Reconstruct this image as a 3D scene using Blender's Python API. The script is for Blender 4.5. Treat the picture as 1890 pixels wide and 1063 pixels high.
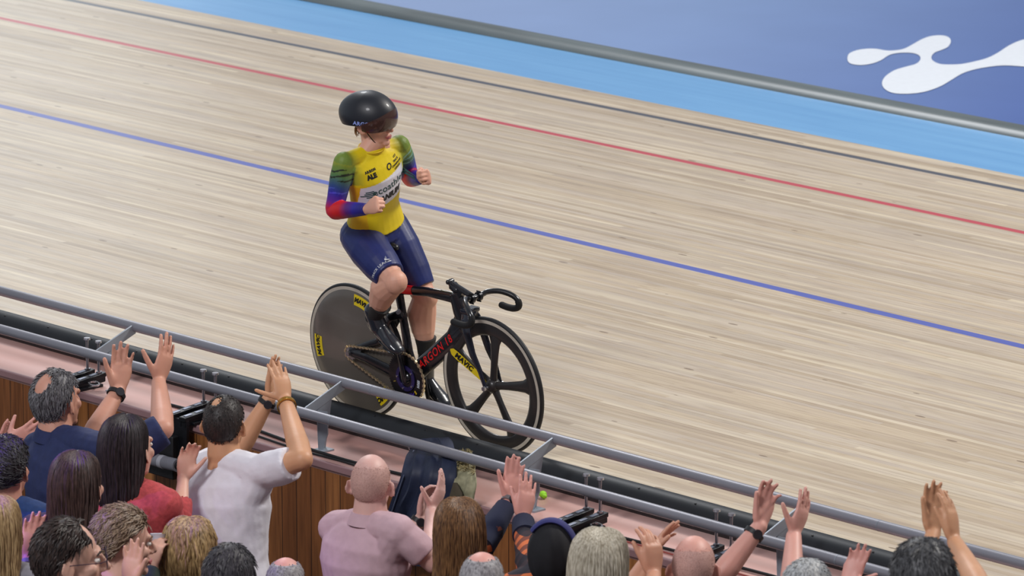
import bpy, bmesh, math, random
from mathutils import Vector, Matrix, Euler, noise
from mathutils.bvhtree import BVHTree
from math import sin, cos, pi, radians, sqrt, atan2

# ------------------------------------------------------------ camera, world, lights, exposure
for o in list(bpy.data.objects):
    bpy.data.objects.remove(o)
S = bpy.context.scene
COL = S.collection
W_, H_, FPX = 1890.0, 1063.0, 9000.0
PITCH = radians(13.3210); YAW = radians(45.9568)
CR = Vector((cos(YAW), sin(YAW), 0))
CF = Vector((-sin(YAW)*cos(PITCH), cos(YAW)*cos(PITCH), -sin(PITCH)))
CU = CR.cross(CF)
CP = Vector((16.7967, -15.6897, 6.17611))
cam_d = bpy.data.cameras.new('camera'); cam = bpy.data.objects.new('camera', cam_d); COL.objects.link(cam)
cam_d.sensor_width = 36; cam_d.lens = FPX/W_*36; cam_d.clip_start = 1; cam_d.clip_end = 300
cam.matrix_world = Matrix(((CR.x, CU.x, -CF.x, CP.x), (CR.y, CU.y, -CF.y, CP.y), (CR.z, CU.z, -CF.z, CP.z), (0, 0, 0, 1)))
cam_d.dof.use_dof = True; cam_d.dof.focus_distance = 23.7; cam_d.dof.aperture_fstop = 6.3
S.camera = cam
S.view_settings.view_transform = 'Standard'; S.view_settings.look = 'None'
S.view_settings.gamma = 1; S.view_settings.exposure = 0.0
S.view_settings.use_curve_mapping = False

def ray(x, y):
    return CR*((x-W_/2)/FPX) - CU*((y-H_/2)/FPX) + CF
def onY(x, y, Y):
    d = ray(x, y); return CP + d*((Y-CP.y)/d.y)
def onZ(x, y, z):
    d = ray(x, y); return CP + d*((z-CP.z)/d.z)
def iv(right, upw, toward):
    """a direction given as seen by a spectator standing at the camera"""
    return (CR*right + CU*upw - CF*toward).normalized()

wd = bpy.data.worlds.new('arena_air'); S.world = wd; wd.use_nodes = True
nt = wd.node_tree; nt.nodes.clear()
wo = nt.nodes.new('ShaderNodeOutputWorld'); bg = nt.nodes.new('ShaderNodeBackground')
tc = nt.nodes.new('ShaderNodeTexCoord'); sp = nt.nodes.new('ShaderNodeSeparateXYZ')
mr = nt.nodes.new('ShaderNodeMapRange'); cr = nt.nodes.new('ShaderNodeValToRGB')
nt.links.new(tc.outputs['Generated'], sp.inputs[0]); nt.links.new(sp.outputs['X'], mr.inputs['Value'])
mr.inputs['From Min'].default_value = -1; mr.inputs['From Max'].default_value = 1
nt.links.new(mr.outputs[0], cr.inputs[0])
cr.color_ramp.elements[0].position = 0.0; cr.color_ramp.elements[0].color = (0.80, 0.90, 1.0, 1)
cr.color_ramp.elements[1].position = 1.0; cr.color_ramp.elements[1].color = (0.34, 0.32, 0.34, 1)
e = cr.color_ramp.elements.new(0.17); e.color = (0.46, 0.49, 0.55, 1)
nt.links.new(cr.outputs[0], bg.inputs[0]); bg.inputs[1].default_value = 0.62
nt.links.new(bg.outputs[0], wo.inputs[0])

def area(name, loc, target, size, power, color):
    l = bpy.data.lights.new(name, 'AREA'); l.shape = 'DISK'; l.size = size; l.energy = power; l.color = color
    o = bpy.data.objects.new(name, l); COL.objects.link(o); o.location = loc
    o.rotation_euler = (Vector(target)-Vector(loc)).to_track_quat('-Z', 'Y').to_euler(); return o
area('floodlight_infield', (7, 13, 15), (0, 0, 0.5), 3.5, 3100, (1.0, 0.96, 0.90))
area('floodlight_stand', (5, -15, 13), (0.5, -2, 0), 4.0, 1700, (0.98, 0.97, 1.0))
area('floodlight_track_end', (-16, 10, 15), (-3, 3, 0), 5.0, 1500, (0.97, 0.98, 1.0))
_l = bpy.data.lights.new('purple_stage_spot', 'SPOT'); _l.energy = 6500; _l.color = (0.26, 0.10, 1.0); _l.spot_size = radians(11.5); _l.spot_blend = 0.8; _l.shadow_soft_size = 0.25
_o = bpy.data.objects.new('purple_stage_spot', _l); COL.objects.link(_o); _o.location = (-5.0, -9.0, 9.0); _o.rotation_euler = (Vector((0.75, -3.75, 0.5))-_o.location).to_track_quat('-Z', 'Y').to_euler()

_r = ray(-420, -60); _p = CP+_r*(-(CP.z+.2)/_r.z); _q = _p+Vector((_r.x, _r.y, -_r.z))*46
_a = area('floor_glare_light', _q, _p, 16.0, 800, (0.90, 0.97, 1.0))  # added light out of view; its reflection whitens the left of the floor

# ------------------------------------------------------------ helpers
def lin(c):
    return tuple(((v/255)/12.92 if v/255 <= 0.04045 else ((v/255+0.055)/1.055)**2.4) for v in c)
def new_mat(name):
    m = bpy.data.materials.new(name); m.use_nodes = True; return m, m.node_tree, m.node_tree.nodes['Principled BSDF']
MATS = {}
def mat(name, rgb, rough=0.6, metal=0.0, var=0.0, scale=20, bump=0.0, stretch=(1, 1, 1), coat=0.0, sss=0.0, rgb2=None, detail=3, spec=0.5, bdist=0.002):
    if name in MATS: return MATS[name]
    m, t, b = new_mat(name)
    b.inputs['Roughness'].default_value = rough; b.inputs['Metallic'].default_value = metal
    b.inputs['Coat Weight'].default_value = coat
    b.inputs['Specular IOR Level'].default_value = spec
    c = lin(rgb)
    tcn = t.nodes.new('ShaderNodeTexCoord'); mp = t.nodes.new('ShaderNodeMapping'); mp.inputs['Scale'].default_value = stretch
    nz = t.nodes.new('ShaderNodeTexNoise'); nz.inputs['Scale'].default_value = scale; nz.inputs['Detail'].default_value = detail
    t.links.new(tcn.outputs['Object'], mp.inputs[0]); t.links.new(mp.outputs[0], nz.inputs['Vector'])
    rp = t.nodes.new('ShaderNodeValToRGB'); rp.color_ramp.elements[0].position = 0.3; rp.color_ramp.elements[1].position = 0.7
    c2 = lin(rgb2) if rgb2 else tuple(min(1, v*(1+var)) for v in c)
    c1 = c if rgb2 else tuple(v*(1-var) for v in c)
    rp.color_ramp.elements[0].color = (*c1, 1); rp.color_ramp.elements[1].color = (*c2, 1)
    t.links.new(nz.outputs['Fac'], rp.inputs[0]); t.links.new(rp.outputs[0], b.inputs['Base Color'])
    if bump:
        bp = t.nodes.new('ShaderNodeBump'); bp.inputs['Strength'].default_value = bump; bp.inputs['Distance'].default_value = bdist
        t.links.new(nz.outputs['Fac'], bp.inputs['Height']); t.links.new(bp.outputs[0], b.inputs['Normal'])
    if sss:
        b.inputs['Subsurface Weight'].default_value = sss; b.inputs['Subsurface Radius'].default_value = (0.012, 0.004, 0.002); b.inputs['Subsurface Scale'].default_value = 0.6
    MATS[name] = m; return m

class MB:
    """collects closed pieces of one mesh"""
    def __init__(s): s.v = []; s.f = []
    def add(s, vs, fs):
        n = len(s.v); s.v += [Vector(v) for v in vs]; s.f += [tuple(i+n for i in f) for f in fs]; return s
    def loft(s, rings, n=18, cap=True):
        """rings: list of (centre, axis_a, axis_b) with axis vectors including radii"""
        vs = []; fs = []
        for c, a, b in rings:
            c = Vector(c)
            for k in range(n):
                t = 2*pi*k/n; vs.append(c+Vector(a)*cos(t)+Vector(b)*sin(t))
        for r in range(len(rings)-1):
            for k in range(n):
                k2 = (k+1) % n; fs.append((r*n+k, r*n+k2, (r+1)*n+k2, (r+1)*n+k))
        if cap:
            fs.append(tuple(reversed(range(n)))); fs.append(tuple(range((len(rings)-1)*n, len(rings)*n)))
        return s.add(vs, fs)
    def capsule(s, p0, p1, r0, r1, n=14, flat=1.0, fdir=None):
        p0 = Vector(p0); p1 = Vector(p1); d = p1-p0; L = d.length
        if L < 1e-6: d = Vector((0, 0, 1)); L = 1e-6
        d = d/L
        a = Vector(fdir) if fdir is not None else (Vector((0, 0, 1)) if abs(d.z) < .9 else Vector((1, 0, 0)))
        a = (a-d*a.dot(d)).normalized(); b = d.cross(a)
        rings = []
        for k in range(4):
            t = pi/2*(k+0.35)/4; rings.append((p0-d*r0*cos(t), a*r0*sin(t)*flat, b*r0*sin(t)))
        rings.append((p0, a*r0*flat, b*r0)); rings.append((p1, a*r1*flat, b*r1))
        for k in range(3, -1, -1):
            t = pi/2*(k+0.35)/4; rings.append((p1+d*r1*cos(t), a*r1*sin(t)*flat, b*r1*sin(t)))
        return s.loft(rings, n)
    def chain(s, pts, rs, n=14, flat=1.0, fdir=None):
        for i in range(len(pts)-1): s.capsule(pts[i], pts[i+1], rs[i], rs[i+1], n, flat, fdir)
        return s
    def ell(s, c, ax, ay, az, nu=20, nv=12):
        c = Vector(c); ax = Vector(ax); ay = Vector(ay); az = Vector(az); rings = []
        for k in range(nv+1):
            t = pi*(k+0.0)/nv
            t = min(max(t, 0.06), pi-0.06)
            rings.append((c-az*cos(t), ax*sin(t), ay*sin(t)))
        return s.loft(rings, nu)
    def tube(s, pts, r, n=10, smooth=0, flat=None):
        pts = [Vector(p) for p in pts]
        if smooth: pts = catmull(pts, smooth)
        m = len(pts); rs = r if isinstance(r, (list, tuple)) else [r]*m
        if len(rs) != m: rs = [rs[0]+(rs[-1]-rs[0])*i/(m-1) for i in range(m)]
        d = (pts[1]-pts[0]).normalized(); a = Vector((0, 0, 1)) if abs(d.z) < .9 else Vector((1, 0, 0))
        if flat: a = Vector(flat[0])
        a = (a-d*a.dot(d)).normalized(); rings = []
        for i, p in enumerate(pts):
            d = (pts[min(i+1, m-1)]-pts[max(i-1, 0)]).normalized()
            a = (a-d*a.dot(d)).normalized(); b = d.cross(a); k = flat[1] if flat else 1.0
            rings.append((p, a*rs[i]*k, b*rs[i]))
        return s.loft(rings, n)
    def box(s, c, ax, ay, az):
        """half-axis vectors"""
        c = Vector(c); ax, ay, az = Vector(ax), Vector(ay), Vector(az)
        vs = [c+ax*i+ay*j+az*k for i in (-1, 1) for j in (-1, 1) for k in (-1, 1)]
        return s.add(vs, [(0, 1, 3, 2), (4, 6, 7, 5), (0, 4, 5, 1), (2, 3, 7, 6), (0, 2, 6, 4), (1, 5, 7, 3)])
    def ring(s, c, n, prof, seg=96, ref=(1, 0, 0)):
        """revolve closed profile [(radius, offset along n)] about axis n through c"""
        c = Vector(c); n = Vector(n).normalized(); a = Vector(ref); a = (a-n*a.dot(n)).normalized(); b = n.cross(a)
        vs = []; fs = []; m = len(prof)
        for k in range(seg):
            t = 2*pi*k/seg; e = a*cos(t)+b*sin(t)
            for r, h in prof: vs.append(c+e*r+n*h)
        for k in range(seg):
            for j in range(m):
                fs.append((k*m+j, ((k+1) % seg)*m+j, ((k+1) % seg)*m+(j+1) % m, k*m+(j+1) % m))
        return s.add(vs, fs)
    def mesh(s, name):
        me = bpy.data.meshes.new(name); me.from_pydata([tuple(v) for v in s.v], [], s.f); me.update()
        bm = bmesh.new(); bm.from_mesh(me); bmesh.ops.recalc_face_normals(bm, faces=bm.faces); bm.to_mesh(me); bm.free()
        return me
    def build(s, name, m, parent=None, smooth=True, bevel=0.0):
        me = s.mesh(name); me.materials.append(m)
        o = bpy.data.objects.new(name, me); COL.objects.link(o); o.parent = parent
        if smooth:
            me.polygons.foreach_set('use_smooth', [True]*len(me.polygons))
            try: me.set_sharp_from_angle(angle=radians(50))
            except Exception: pass
        if bevel:
            b = o.modifiers.new('bevel', 'BEVEL'); b.width = bevel; b.segments = 2; b.limit_method = 'ANGLE'
        return o

def catmull(P, k):
    out = []; n = len(P)
    for i in range(n-1):
        p0, p1, p2, p3 = P[max(i-1, 0)], P[i], P[i+1], P[min(i+2, n-1)]
        for j in range(k):
            t = j/k
            out.append(0.5*((2*p1)+(p2-p0)*t+(2*p0-5*p1+4*p2-p3)*t*t+(3*p1-p0-3*p2+p3)*t**3))
    out.append(P[-1]); return out

def remeshed(mb, name, voxel, it=3, m=None, parent=None, subsurf=0):
    """melts all pieces of mb into one continuous surface"""
    me = mb.mesh(name+'_src'); o = bpy.data.objects.new(name+'_src', me); COL.objects.link(o)
    r = o.modifiers.new('r', 'REMESH'); r.mode = 'VOXEL'; r.voxel_size = voxel; r.adaptivity = 0
    if it:
        q = o.modifiers.new('s', 'SMOOTH'); q.factor = 0.5; q.iterations = it
    bpy.context.view_layer.update()
    dg = bpy.context.evaluated_depsgraph_get()
    out = bpy.data.meshes.new_from_object(o.evaluated_get(dg))
    out.name = name; bpy.data.objects.remove(o); bpy.data.meshes.remove(me)
    out.materials.clear()
    if m: out.materials.append(m)
    out.polygons.foreach_set('use_smooth', [True]*len(out.polygons))
    ob = bpy.data.objects.new(name, out); COL.objects.link(ob); ob.parent = parent
    return ob

def empty(name, loc=(0, 0, 0), label=None, cat=None, group=None):
    o = bpy.data.objects.new(name, None); COL.objects.link(o); o.location = loc; o.empty_display_size = 0.1
    tag(o, label, cat, group); return o
def tag(o, label=None, cat=None, group=None, kind=None):
    if label: o['label'] = label
    if cat: o['category'] = cat
    if group: o['group'] = group
    if kind: o['kind'] = kind
    return o

def text_mesh(txt, size, shear=0.0, bold=0.0, space=1.0, sub=0.0):
    """flat lettering in local xy, centred; returns (verts, faces)"""
    cu = bpy.data.curves.new('lettering', 'FONT'); cu.body = txt; cu.size = size; cu.shear = shear; cu.offset = bold
    cu.align_x = 'CENTER'; cu.align_y = 'CENTER'; cu.space_character = space; cu.resolution_u = 3
    o = bpy.data.objects.new('lettering', cu); COL.objects.link(o); bpy.context.view_layer.update()
    me = bpy.data.meshes.new_from_object(o.evaluated_get(bpy.context.evaluated_depsgraph_get()))
    bm = bmesh.new(); bm.from_mesh(me); bmesh.ops.triangulate(bm, faces=bm.faces)
    if sub:
        for _ in range(3):
            es = [e for e in bm.edges if e.calc_length() > sub]
            if not es: break
            bmesh.ops.subdivide_edges(bm, edges=es, cuts=1); bmesh.ops.triangulate(bm, faces=bm.faces)
    vs = [v.co.copy() for v in bm.verts]; fs = [tuple(v.index for v in f.verts) for f in bm.faces]
    bm.free(); bpy.data.objects.remove(o); bpy.data.curves.remove(cu); bpy.data.meshes.remove(me)
    return vs, fs

def printed(name, vf, origin, ex, ey, m, parent, onto=None, lift=0.0012, thick=0.0):
    """puts flat shapes on a plane or prints them onto the surface of another object"""
    vs, fs = vf; ex = Vector(ex).normalized(); ey = Vector(ey); ey = (ey-ex*ey.dot(ex)).normalized(); n = ex.cross(ey); origin = Vector(origin)
    out = []
    tree = None
    if onto is not None:
        me = onto.data; tree = BVHTree.FromPolygons([v.co for v in me.vertices], [tuple(p.vertices) for p in me.polygons])
    for v in vs:
        p = origin+ex*v.x+ey*v.y
        if tree:
            h, hn, _, _ = tree.ray_cast(p+n*0.25, -n)
            if h: p = h+hn*lift
        else: p = p+n*lift
        out.append(p)
    me = bpy.data.meshes.new(name); me.from_pydata([tuple(p) for p in out], [], fs); me.update(); me.materials.append(m)
    o = bpy.data.objects.new(name, me); COL.objects.link(o); o.parent = parent; return o

def quad_grid(w, h, nx, ny):
    vs = [Vector((-w/2+w*i/nx, -h/2+h*j/ny, 0)) for j in range(ny+1) for i in range(nx+1)]
    fs = [(j*(nx+1)+i, j*(nx+1)+i+1, (j+1)*(nx+1)+i+1, (j+1)*(nx+1)+i) for j in range(ny) for i in range(nx)]
    return vs, fs

# ------------------------------------------------------------ shader snippets
def N(t, typ, **kw):
    n = t.nodes.new(typ)
    for k, v in kw.items(): setattr(n, k, v)
    return n
def math_(t, op, a, b=None, c=None):
    n = N(t, 'ShaderNodeMath', operation=op)
    for i, x in enumerate((a, b, c)):
        if x is None: continue
        if isinstance(x, (int, float)): n.inputs[i].default_value = x
        else: t.links.new(x, n.inputs[i])
    return n.outputs[0]
def mix(t, f, a, b, mode='MIX'):
    n = N(t, 'ShaderNodeMix', data_type='RGBA', blend_type=mode)
    for i, x in ((0, f), (6, a), (7, b)):
        if isinstance(x, (int, float)): n.inputs[i].default_value = x
        elif isinstance(x, tuple): n.inputs[i].default_value = (*x, 1) if len(x) == 3 else x
        else: t.links.new(x, n.inputs[i])
    return n.outputs[2]

# ------------------------------------------------------------ the track
BANK = 0.03
def zt(y): return -BANK*y
def track_material():
    m, t, b = new_mat('track_wood')
    tc = N(t, 'ShaderNodeTexCoord'); sx = N(t, 'ShaderNodeSeparateXYZ'); t.links.new(tc.outputs['Object'], sx.inputs[0])
    X, Y = sx.outputs['X'], sx.outputs['Y']
    # narrow pine strips
    strip = math_(t, 'FLOOR', math_(t, 'MULTIPLY', Y, 24.0))
    xoff = math_(t, 'MULTIPLY', strip, 1.37)
    board = math_(t, 'FLOOR', math_(t, 'ADD', math_(t, 'MULTIPLY', X, 0.28), xoff))
    cmb = N(t, 'ShaderNodeCombineXYZ'); t.links.new(strip, cmb.inputs[0]); t.links.new(board, cmb.inputs[1])
    wn = N(t, 'ShaderNodeTexWhiteNoise', noise_dimensions='3D'); t.links.new(cmb.outputs[0], wn.inputs['Vector'])
    r1 = N(t, 'ShaderNodeValToRGB'); t.links.new(wn.outputs['Value'], r1.inputs[0]); cr = r1.color_ramp
    cr.elements[0].position = 0; cr.elements[0].color = (*lin((182, 165, 142)), 1)
    cr.elements[1].position = 1; cr.elements[1].color = (*lin((214, 201, 178)), 1)
    e = cr.elements.new(.3); e.color = (*lin((200, 184, 160)), 1)
    e = cr.elements.new(.6); e.color = (*lin((194, 181, 164)), 1)
    def streak(sx_, sy_, sc, det, p0, p1, c0, c1):
        mp = N(t, 'ShaderNodeMapping'); mp.inputs['Scale'].default_value = (sx_, sy_, 1)
        t.links.new(tc.outputs['Object'], mp.inputs[0]); nz = N(t, 'ShaderNodeTexNoise'); nz.inputs['Scale'].default_value = sc; nz.inputs['Detail'].default_value = det
        t.links.new(mp.outputs[0], nz.inputs['Vector']); r = N(t, 'ShaderNodeValToRGB'); t.links.new(nz.outputs['Fac'], r.inputs[0])
        r.color_ramp.elements[0].position = p0; r.color_ramp.elements[1].position = p1
        r.color_ramp.elements[0].color = (*c0, 1); r.color_ramp.elements[1].color = (*c1, 1); return r.outputs[0]
    g1 = streak(0.8, 38, 1.6, 5, .3, .7, (.86, .84, .80), (1.08, 1.07, 1.06))
    g2 = streak(0.25, 3.2, 1.3, 3, .3, .7, (.90, .89, .88), (1.06, 1.06, 1.06))
    g3 = streak(2.2, 22, 2.2, 3, .56, .74, (1, 1, 1), (.70, .62, .52)); g4 = streak(.9, 9, 1.8, 3, .35, .65, (.93, .92, .94), (1.05, 1.05, 1.03))
    c = mix(t, 1.0, r1.outputs[0], g1, 'MULTIPLY'); c = mix(t, 1.0, c, g2, 'MULTIPLY'); c = mix(t, 0.6, c, g3, 'MULTIPLY'); c = mix(t, 1.0, c, g4, 'MULTIPLY')
    # knots and scuffs
    kn = N(t, 'ShaderNodeTexVoronoi'); kn.inputs['Scale'].default_value = 1.0
    mp = N(t, 'ShaderNodeMapping'); mp.inputs['Scale'].default_value = (2.0, 6.5, 1); t.links.new(tc.outputs['Object'], mp.inputs[0]); t.links.new(mp.outputs[0], kn.inputs['Vector'])
    k1 = math_(t, 'LESS_THAN', kn.outputs['Distance'], 0.072)
    sep = N(t, 'ShaderNodeSeparateColor'); t.links.new(kn.outputs['Color'], sep.inputs[0])
    k2 = math_(t, 'GREATER_THAN', sep.outputs[0], 0.35)
    c = mix(t, math_(t, 'MULTIPLY', math_(t, 'MULTIPLY', k1, k2), 0.72), c, lin((112, 88, 66)))
    # dark joints here and there
    fr = math_(t, 'FRACT', math_(t, 'MULTIPLY', Y, 24.0)); ed = math_(t, 'LESS_THAN', fr, 0.085)
    wj = N(t, 'ShaderNodeTexWhiteNoise', noise_dimensions='2D'); cm2 = N(t, 'ShaderNodeCombineXYZ'); t.links.new(strip, cm2.inputs[0])
    t.links.new(math_(t, 'FLOOR', math_(t, 'MULTIPLY', X, 0.8)), cm2.inputs[1]); t.links.new(cm2.outputs[0], wj.inputs['Vector'])
    jj = math_(t, 'MULTIPLY', ed, math_(t, 'ADD', math_(t, 'MULTIPLY', math_(t, 'GREATER_THAN', wj.outputs['Value'], 0.78), 0.42), 0.22))
    c = mix(t, jj, c, lin((110, 84, 52)))
    # painted lines; each follows its own faint curve
    def band(c, y0, slope, w, col, soft=0.92):
        d = math_(t, 'ABSOLUTE', math_(t, 'SUBTRACT', math_(t, 'SUBTRACT', Y, math_(t, 'MULTIPLY', X, slope)), y0))
        f = math_(t, 'MULTIPLY', math_(t, 'LESS_THAN', d, w/2), soft); return mix(t, f, c, col)
    c = band(c, 3.810, -0.023, 0.080, lin((62, 84, 178)))
    c = band(c, 6.152, -0.013, 0.066, lin((188, 40, 66)))
    c = band(c, 7.164, -0.008, 0.070, lin((44, 56, 78)))
    cote = math_(t, 'GREATER_THAN', math_(t, 'SUBTRACT', Y, math_(t, 'MULTIPLY', X, -0.016)), 7.50)
    bn = streak(0.5, 7, 2.0, 3, .3, .7, lin((94, 158, 214)), lin((108, 170, 222)))
    c = mix(t, math_(t, 'MULTIPLY', cote, 0.97), c, bn)
    t.links.new(c, b.inputs['Base Color'])
    b.inputs['Roughness'].default_value = 0.33; b.inputs['Specular IOR Level'].default_value = 0.5
    return m
YI = 8.66     # inner edge of the track
def plane(name, x0, x1, y0, y1, z0, z1, m, thick=0.08, nx=1, ny=1):
    mb = MB(); vs = []; 
    mb.add([(x0, y0, z0), (x1, y0, z0), (x1, y1, z1), (x0, y1, z1), (x0, y0, z0-thick), (x1, y0, z0-thick), (x1, y1, z1-thick), (x0, y1, z1-thick)],
           [(0, 1, 2, 3), (7, 6, 5, 4), (0, 4, 5, 1), (1, 5, 6, 2), (2, 6, 7, 3), (3, 7, 4, 0)])
    return mb.build(name, m, smooth=False)
PADY = -0.15
trk = plane('floor', -45, 25, PADY, YI, zt(PADY), zt(YI), track_material()); tag(trk, kind='structure')

def infield_material():
    m, t, b = new_mat('infield_print')
    tc = N(t, 'ShaderNodeTexCoord'); sx = N(t, 'ShaderNodeSeparateXYZ'); t.links.new(tc.outputs['Object'], sx.inputs[0])
    # printed gradient that runs along the track from pale to deep blue
    u = math_(t, 'ADD', sx.outputs['X'], math_(t, 'MULTIPLY', math_(t, 'SUBTRACT', sx.outputs['Y'], 9.0), 0.55))
    mrn = N(t, 'ShaderNodeMapRange'); t.links.new(u, mrn.inputs[0]); mrn.inputs[1].default_value = -13; mrn.inputs[2].default_value = -0.5
    r = N(t, 'ShaderNodeValToRGB'); t.links.new(mrn.outputs[0], r.inputs[0]); e = r.color_ramp.elements
    e[0].position = 0; e[0].color = (*lin((150, 170, 205)), 1); e[1].position = 1; e[1].color = (*lin((40, 60, 132)), 1)
    q = e.new(.45); q.color = (*lin((126, 152, 198)), 1); q = e.new(.75); q.color = (*lin((74, 100, 165)), 1)
    nz = N(t, 'ShaderNodeTexNoise'); nz.inputs['Scale'].default_value = 1.2; nz.inputs['Detail'].default_value = 4
    t.links.new(tc.outputs['Object'], nz.inputs['Vector']); rr = N(t, 'ShaderNodeValToRGB'); t.links.new(nz.outputs['Fac'], rr.inputs[0])
    rr.color_ramp.elements[0].color = (.9, .9, .9, 1); rr.color_ramp.elements[1].color = (1.06, 1.06, 1.06, 1)
    c = mix(t, 1.0, r.outputs[0], rr.outputs[0], 'MULTIPLY'); t.links.new(c, b.inputs['Base Color'])
    b.inputs['Roughness'].default_value = 0.45; b.inputs['Specular IOR Level'].default_value = 0.35; return m
ZI = zt(YI)
inf = plane('floor_infield', -70, 40, YI+0.02, 60, ZI, ZI, infield_material()); tag(inf, kind='structure')
# grey kerb between cote d'azur and infield
mb = MB(); prof = [(0, 0), (0.03, 0.035), (0.09, 0.052), (0.17, 0.05), (0.23, 0.03), (0.26, 0.0)]
vs = []; fs = []
xs = [-45, 25]
for x in xs:
    for (a, h) in prof: vs.append((x, YI-0.0135*(x+5)-0.07+a, ZI+h+0.002))
n = len(prof)
for i in range(len(xs)-1):
    for j in range(n-1): fs.append((i*n+j, (i+1)*n+j, (i+1)*n+j+1, i*n+j+1))
    fs.append((i*n+n-1, (i+1)*n+n-1, (i+1)*n, i*n))
fs += [tuple(range(n)), tuple(reversed(range(n, 2*n)))]
mb.add(vs, fs); kb = mb.build('trim_1', mat('kerb_rubber', (92, 102, 104), .35, var=.25, scale=3, stretch=(0.3, 3, 1))); tag(kb, kind='structure')

# the white emblem printed on the infield (an outline of joined drops lying flat on the floor)
def emblem():
    # joined blobs as a filled outline, image-traced then laid on the floor plane
    P = [(1564,108),(1567,100),(1580,94),(1598,91),(1617,91),(1635,94),(1650,94),(1668,91),(1684,83),(1700,74),(1716,68),(1735,66),(1750,69),(1755,77),(1750,87),
         (1738,93),(1725,98),(1719,106),(1722,113),(1735,119),(1752,120),(1775,119),(1800,114),(1822,108),(1842,98),(1862,85),(1882,76),(1905,71),(1935,70),(1960,80),(1965,98),(1945,113),(1920,122),(1895,124),
         (1868,122),(1845,122),(1820,125),(1795,130),(1775,137),(1755,149),(1738,159),(1715,168),(1690,173),(1662,174),(1643,171),(1631,163),(1628,153),
         (1634,142),(1650,131),(1672,124),(1690,119),(1698,112),(1698,105),(1690,100),(1675,98),(1655,99),(1640,103),(1626,112),(1610,118),(1590,121),(1572,119),(1565,114)]
    pts = [onZ(x, y, ZI) for x, y in P]
    pts = catmull([Vector((p.x, p.y, 0)) for p in pts]+[Vector((pts[0].x, pts[0].y, 0))], 3)[:-1]
    me = bpy.data.meshes.new('floor_emblem'); bm = bmesh.new()
    vv = [bm.verts.new((p.x, p.y, ZI+0.004)) for p in pts]; f = bm.faces.new(vv); bmesh.ops.triangulate(bm, faces=[f]); bmesh.ops.recalc_face_normals(bm, faces=bm.faces); bm.to_mesh(me); bm.free()
    if me.polygons[0].normal.z < 0: me.flip_normals()
    me.materials.append(mat('white_print', (226, 232, 240), .5, var=.02)); o = bpy.data.objects.new('printed_emblem', me); COL.objects.link(o); o.parent = inf
    o['label'] = 'white emblem of joined drops printed on the blue infield floor'
emblem()

# ------------------------------------------------------------ pad, deck, wall, terraces
pad_m = mat('pad_vinyl', (34, 37, 41), .5, var=.15, scale=6, stretch=(.3, 1, 1), spec=.3)
PR = 0.073; PC = (-0.226, 0.052)
mb = MB(); mb.tube([(-14, PC[0], PC[1]), (14, PC[0], PC[1])], PR, 28)
pad = mb.build('padded_edge', pad_m); tag(pad, 'long dark grey foam pad running along the top edge of the wooden track', 'pad')
mbs = MB()
for i in range(70):
    x = -12+i*0.36
    d = Vector((0, -0.45, 1)).normalized(); c = Vector((x, PC[0], PC[1]))+d*(PR-0.001)
    mbs.ell(c, (.008, 0, 0), (0, .007, 0), (0, 0, .003), 8, 6)
tag(mbs.build('stud', mat('pad_stud', (14, 14, 16), .5), pad), kind='stuff')
deck_m = mat('deck_paint', (206, 150, 138), .38, rgb2=(222, 188, 182), scale=1.6, stretch=(.4, 2, 1), coat=.3, detail=4)
DE = -0.69; DZ = 0.0
dk = plane('floor_deck', -14, 14, DE, PADY-0.0, DZ, DZ, deck_m, 0.05); tag(dk, kind='structure')
mb = MB(); mb.box((0, DE-0.008, DZ-0.018), (14, 0, 0), (0, 0.010, 0), (0, 0, 0.019)); nosing = mb.build('trim_2', mat('deck_nosing', (150, 116, 118), .4, var=.15, scale=3), bevel=.006); tag(nosing, kind='structure')
def wall_material():
    m, t, b = new_mat('wall_boards')
    tc = N(t, 'ShaderNodeTexCoord'); sx = N(t, 'ShaderNodeSeparateXYZ'); t.links.new(tc.outputs['Object'], sx.inputs[0])
    pl = math_(t, 'MULTIPLY', sx.outputs['X'], 9.5); fr = math_(t, 'FRACT', pl); wn = N(t, 'ShaderNodeTexWhiteNoise', noise_dimensions='1D'); t.links.new(math_(t, 'FLOOR', pl), wn.inputs['W'])
    r = N(t, 'ShaderNodeValToRGB'); t.links.new(wn.outputs[0], r.inputs[0]); r.color_ramp.elements[0].color = (*lin((132, 80, 42)), 1); r.color_ramp.elements[1].color = (*lin((172, 114, 64)), 1)
    mp = N(t, 'ShaderNodeMapping'); mp.inputs['Scale'].default_value = (26, 1, 1.6); t.links.new(tc.outputs['Object'], mp.inputs[0]); nz = N(t, 'ShaderNodeTexNoise'); nz.inputs['Scale'].default_value = 2.2; nz.inputs['Detail'].default_value = 5; t.links.new(mp.outputs[0], nz.inputs['Vector'])
    r2 = N(t, 'ShaderNodeValToRGB'); t.links.new(nz.outputs['Fac'], r2.inputs[0]); r2.color_ramp.elements[0].position = .3; r2.color_ramp.elements[1].position = .7; r2.color_ramp.elements[0].color = (.62, .58, .55, 1); r2.color_ramp.elements[1].color = (1.15, 1.15, 1.15, 1)
    c = mix(t, 1, r.outputs[0], r2.outputs[0], 'MULTIPLY'); c = mix(t, math_(t, 'MULTIPLY', math_(t, 'LESS_THAN', fr, .05), .85), c, lin((30, 18, 10))); t.links.new(c, b.inputs['Base Color'])
    b.inputs['Roughness'].default_value = .45; return m
mb = MB(); mb.box((0, DE+0.04, -0.75), (14, 0, 0), (0, 0.04, 0), (0, 0, 0.70)); w = mb.build('wall_front', wall_material(), smooth=False); tag(w, kind='structure')
conc = mat('concrete', (72, 70, 74), .8, var=.15, scale=5)
FZ = [-1.25, -0.95, -0.65]
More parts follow.
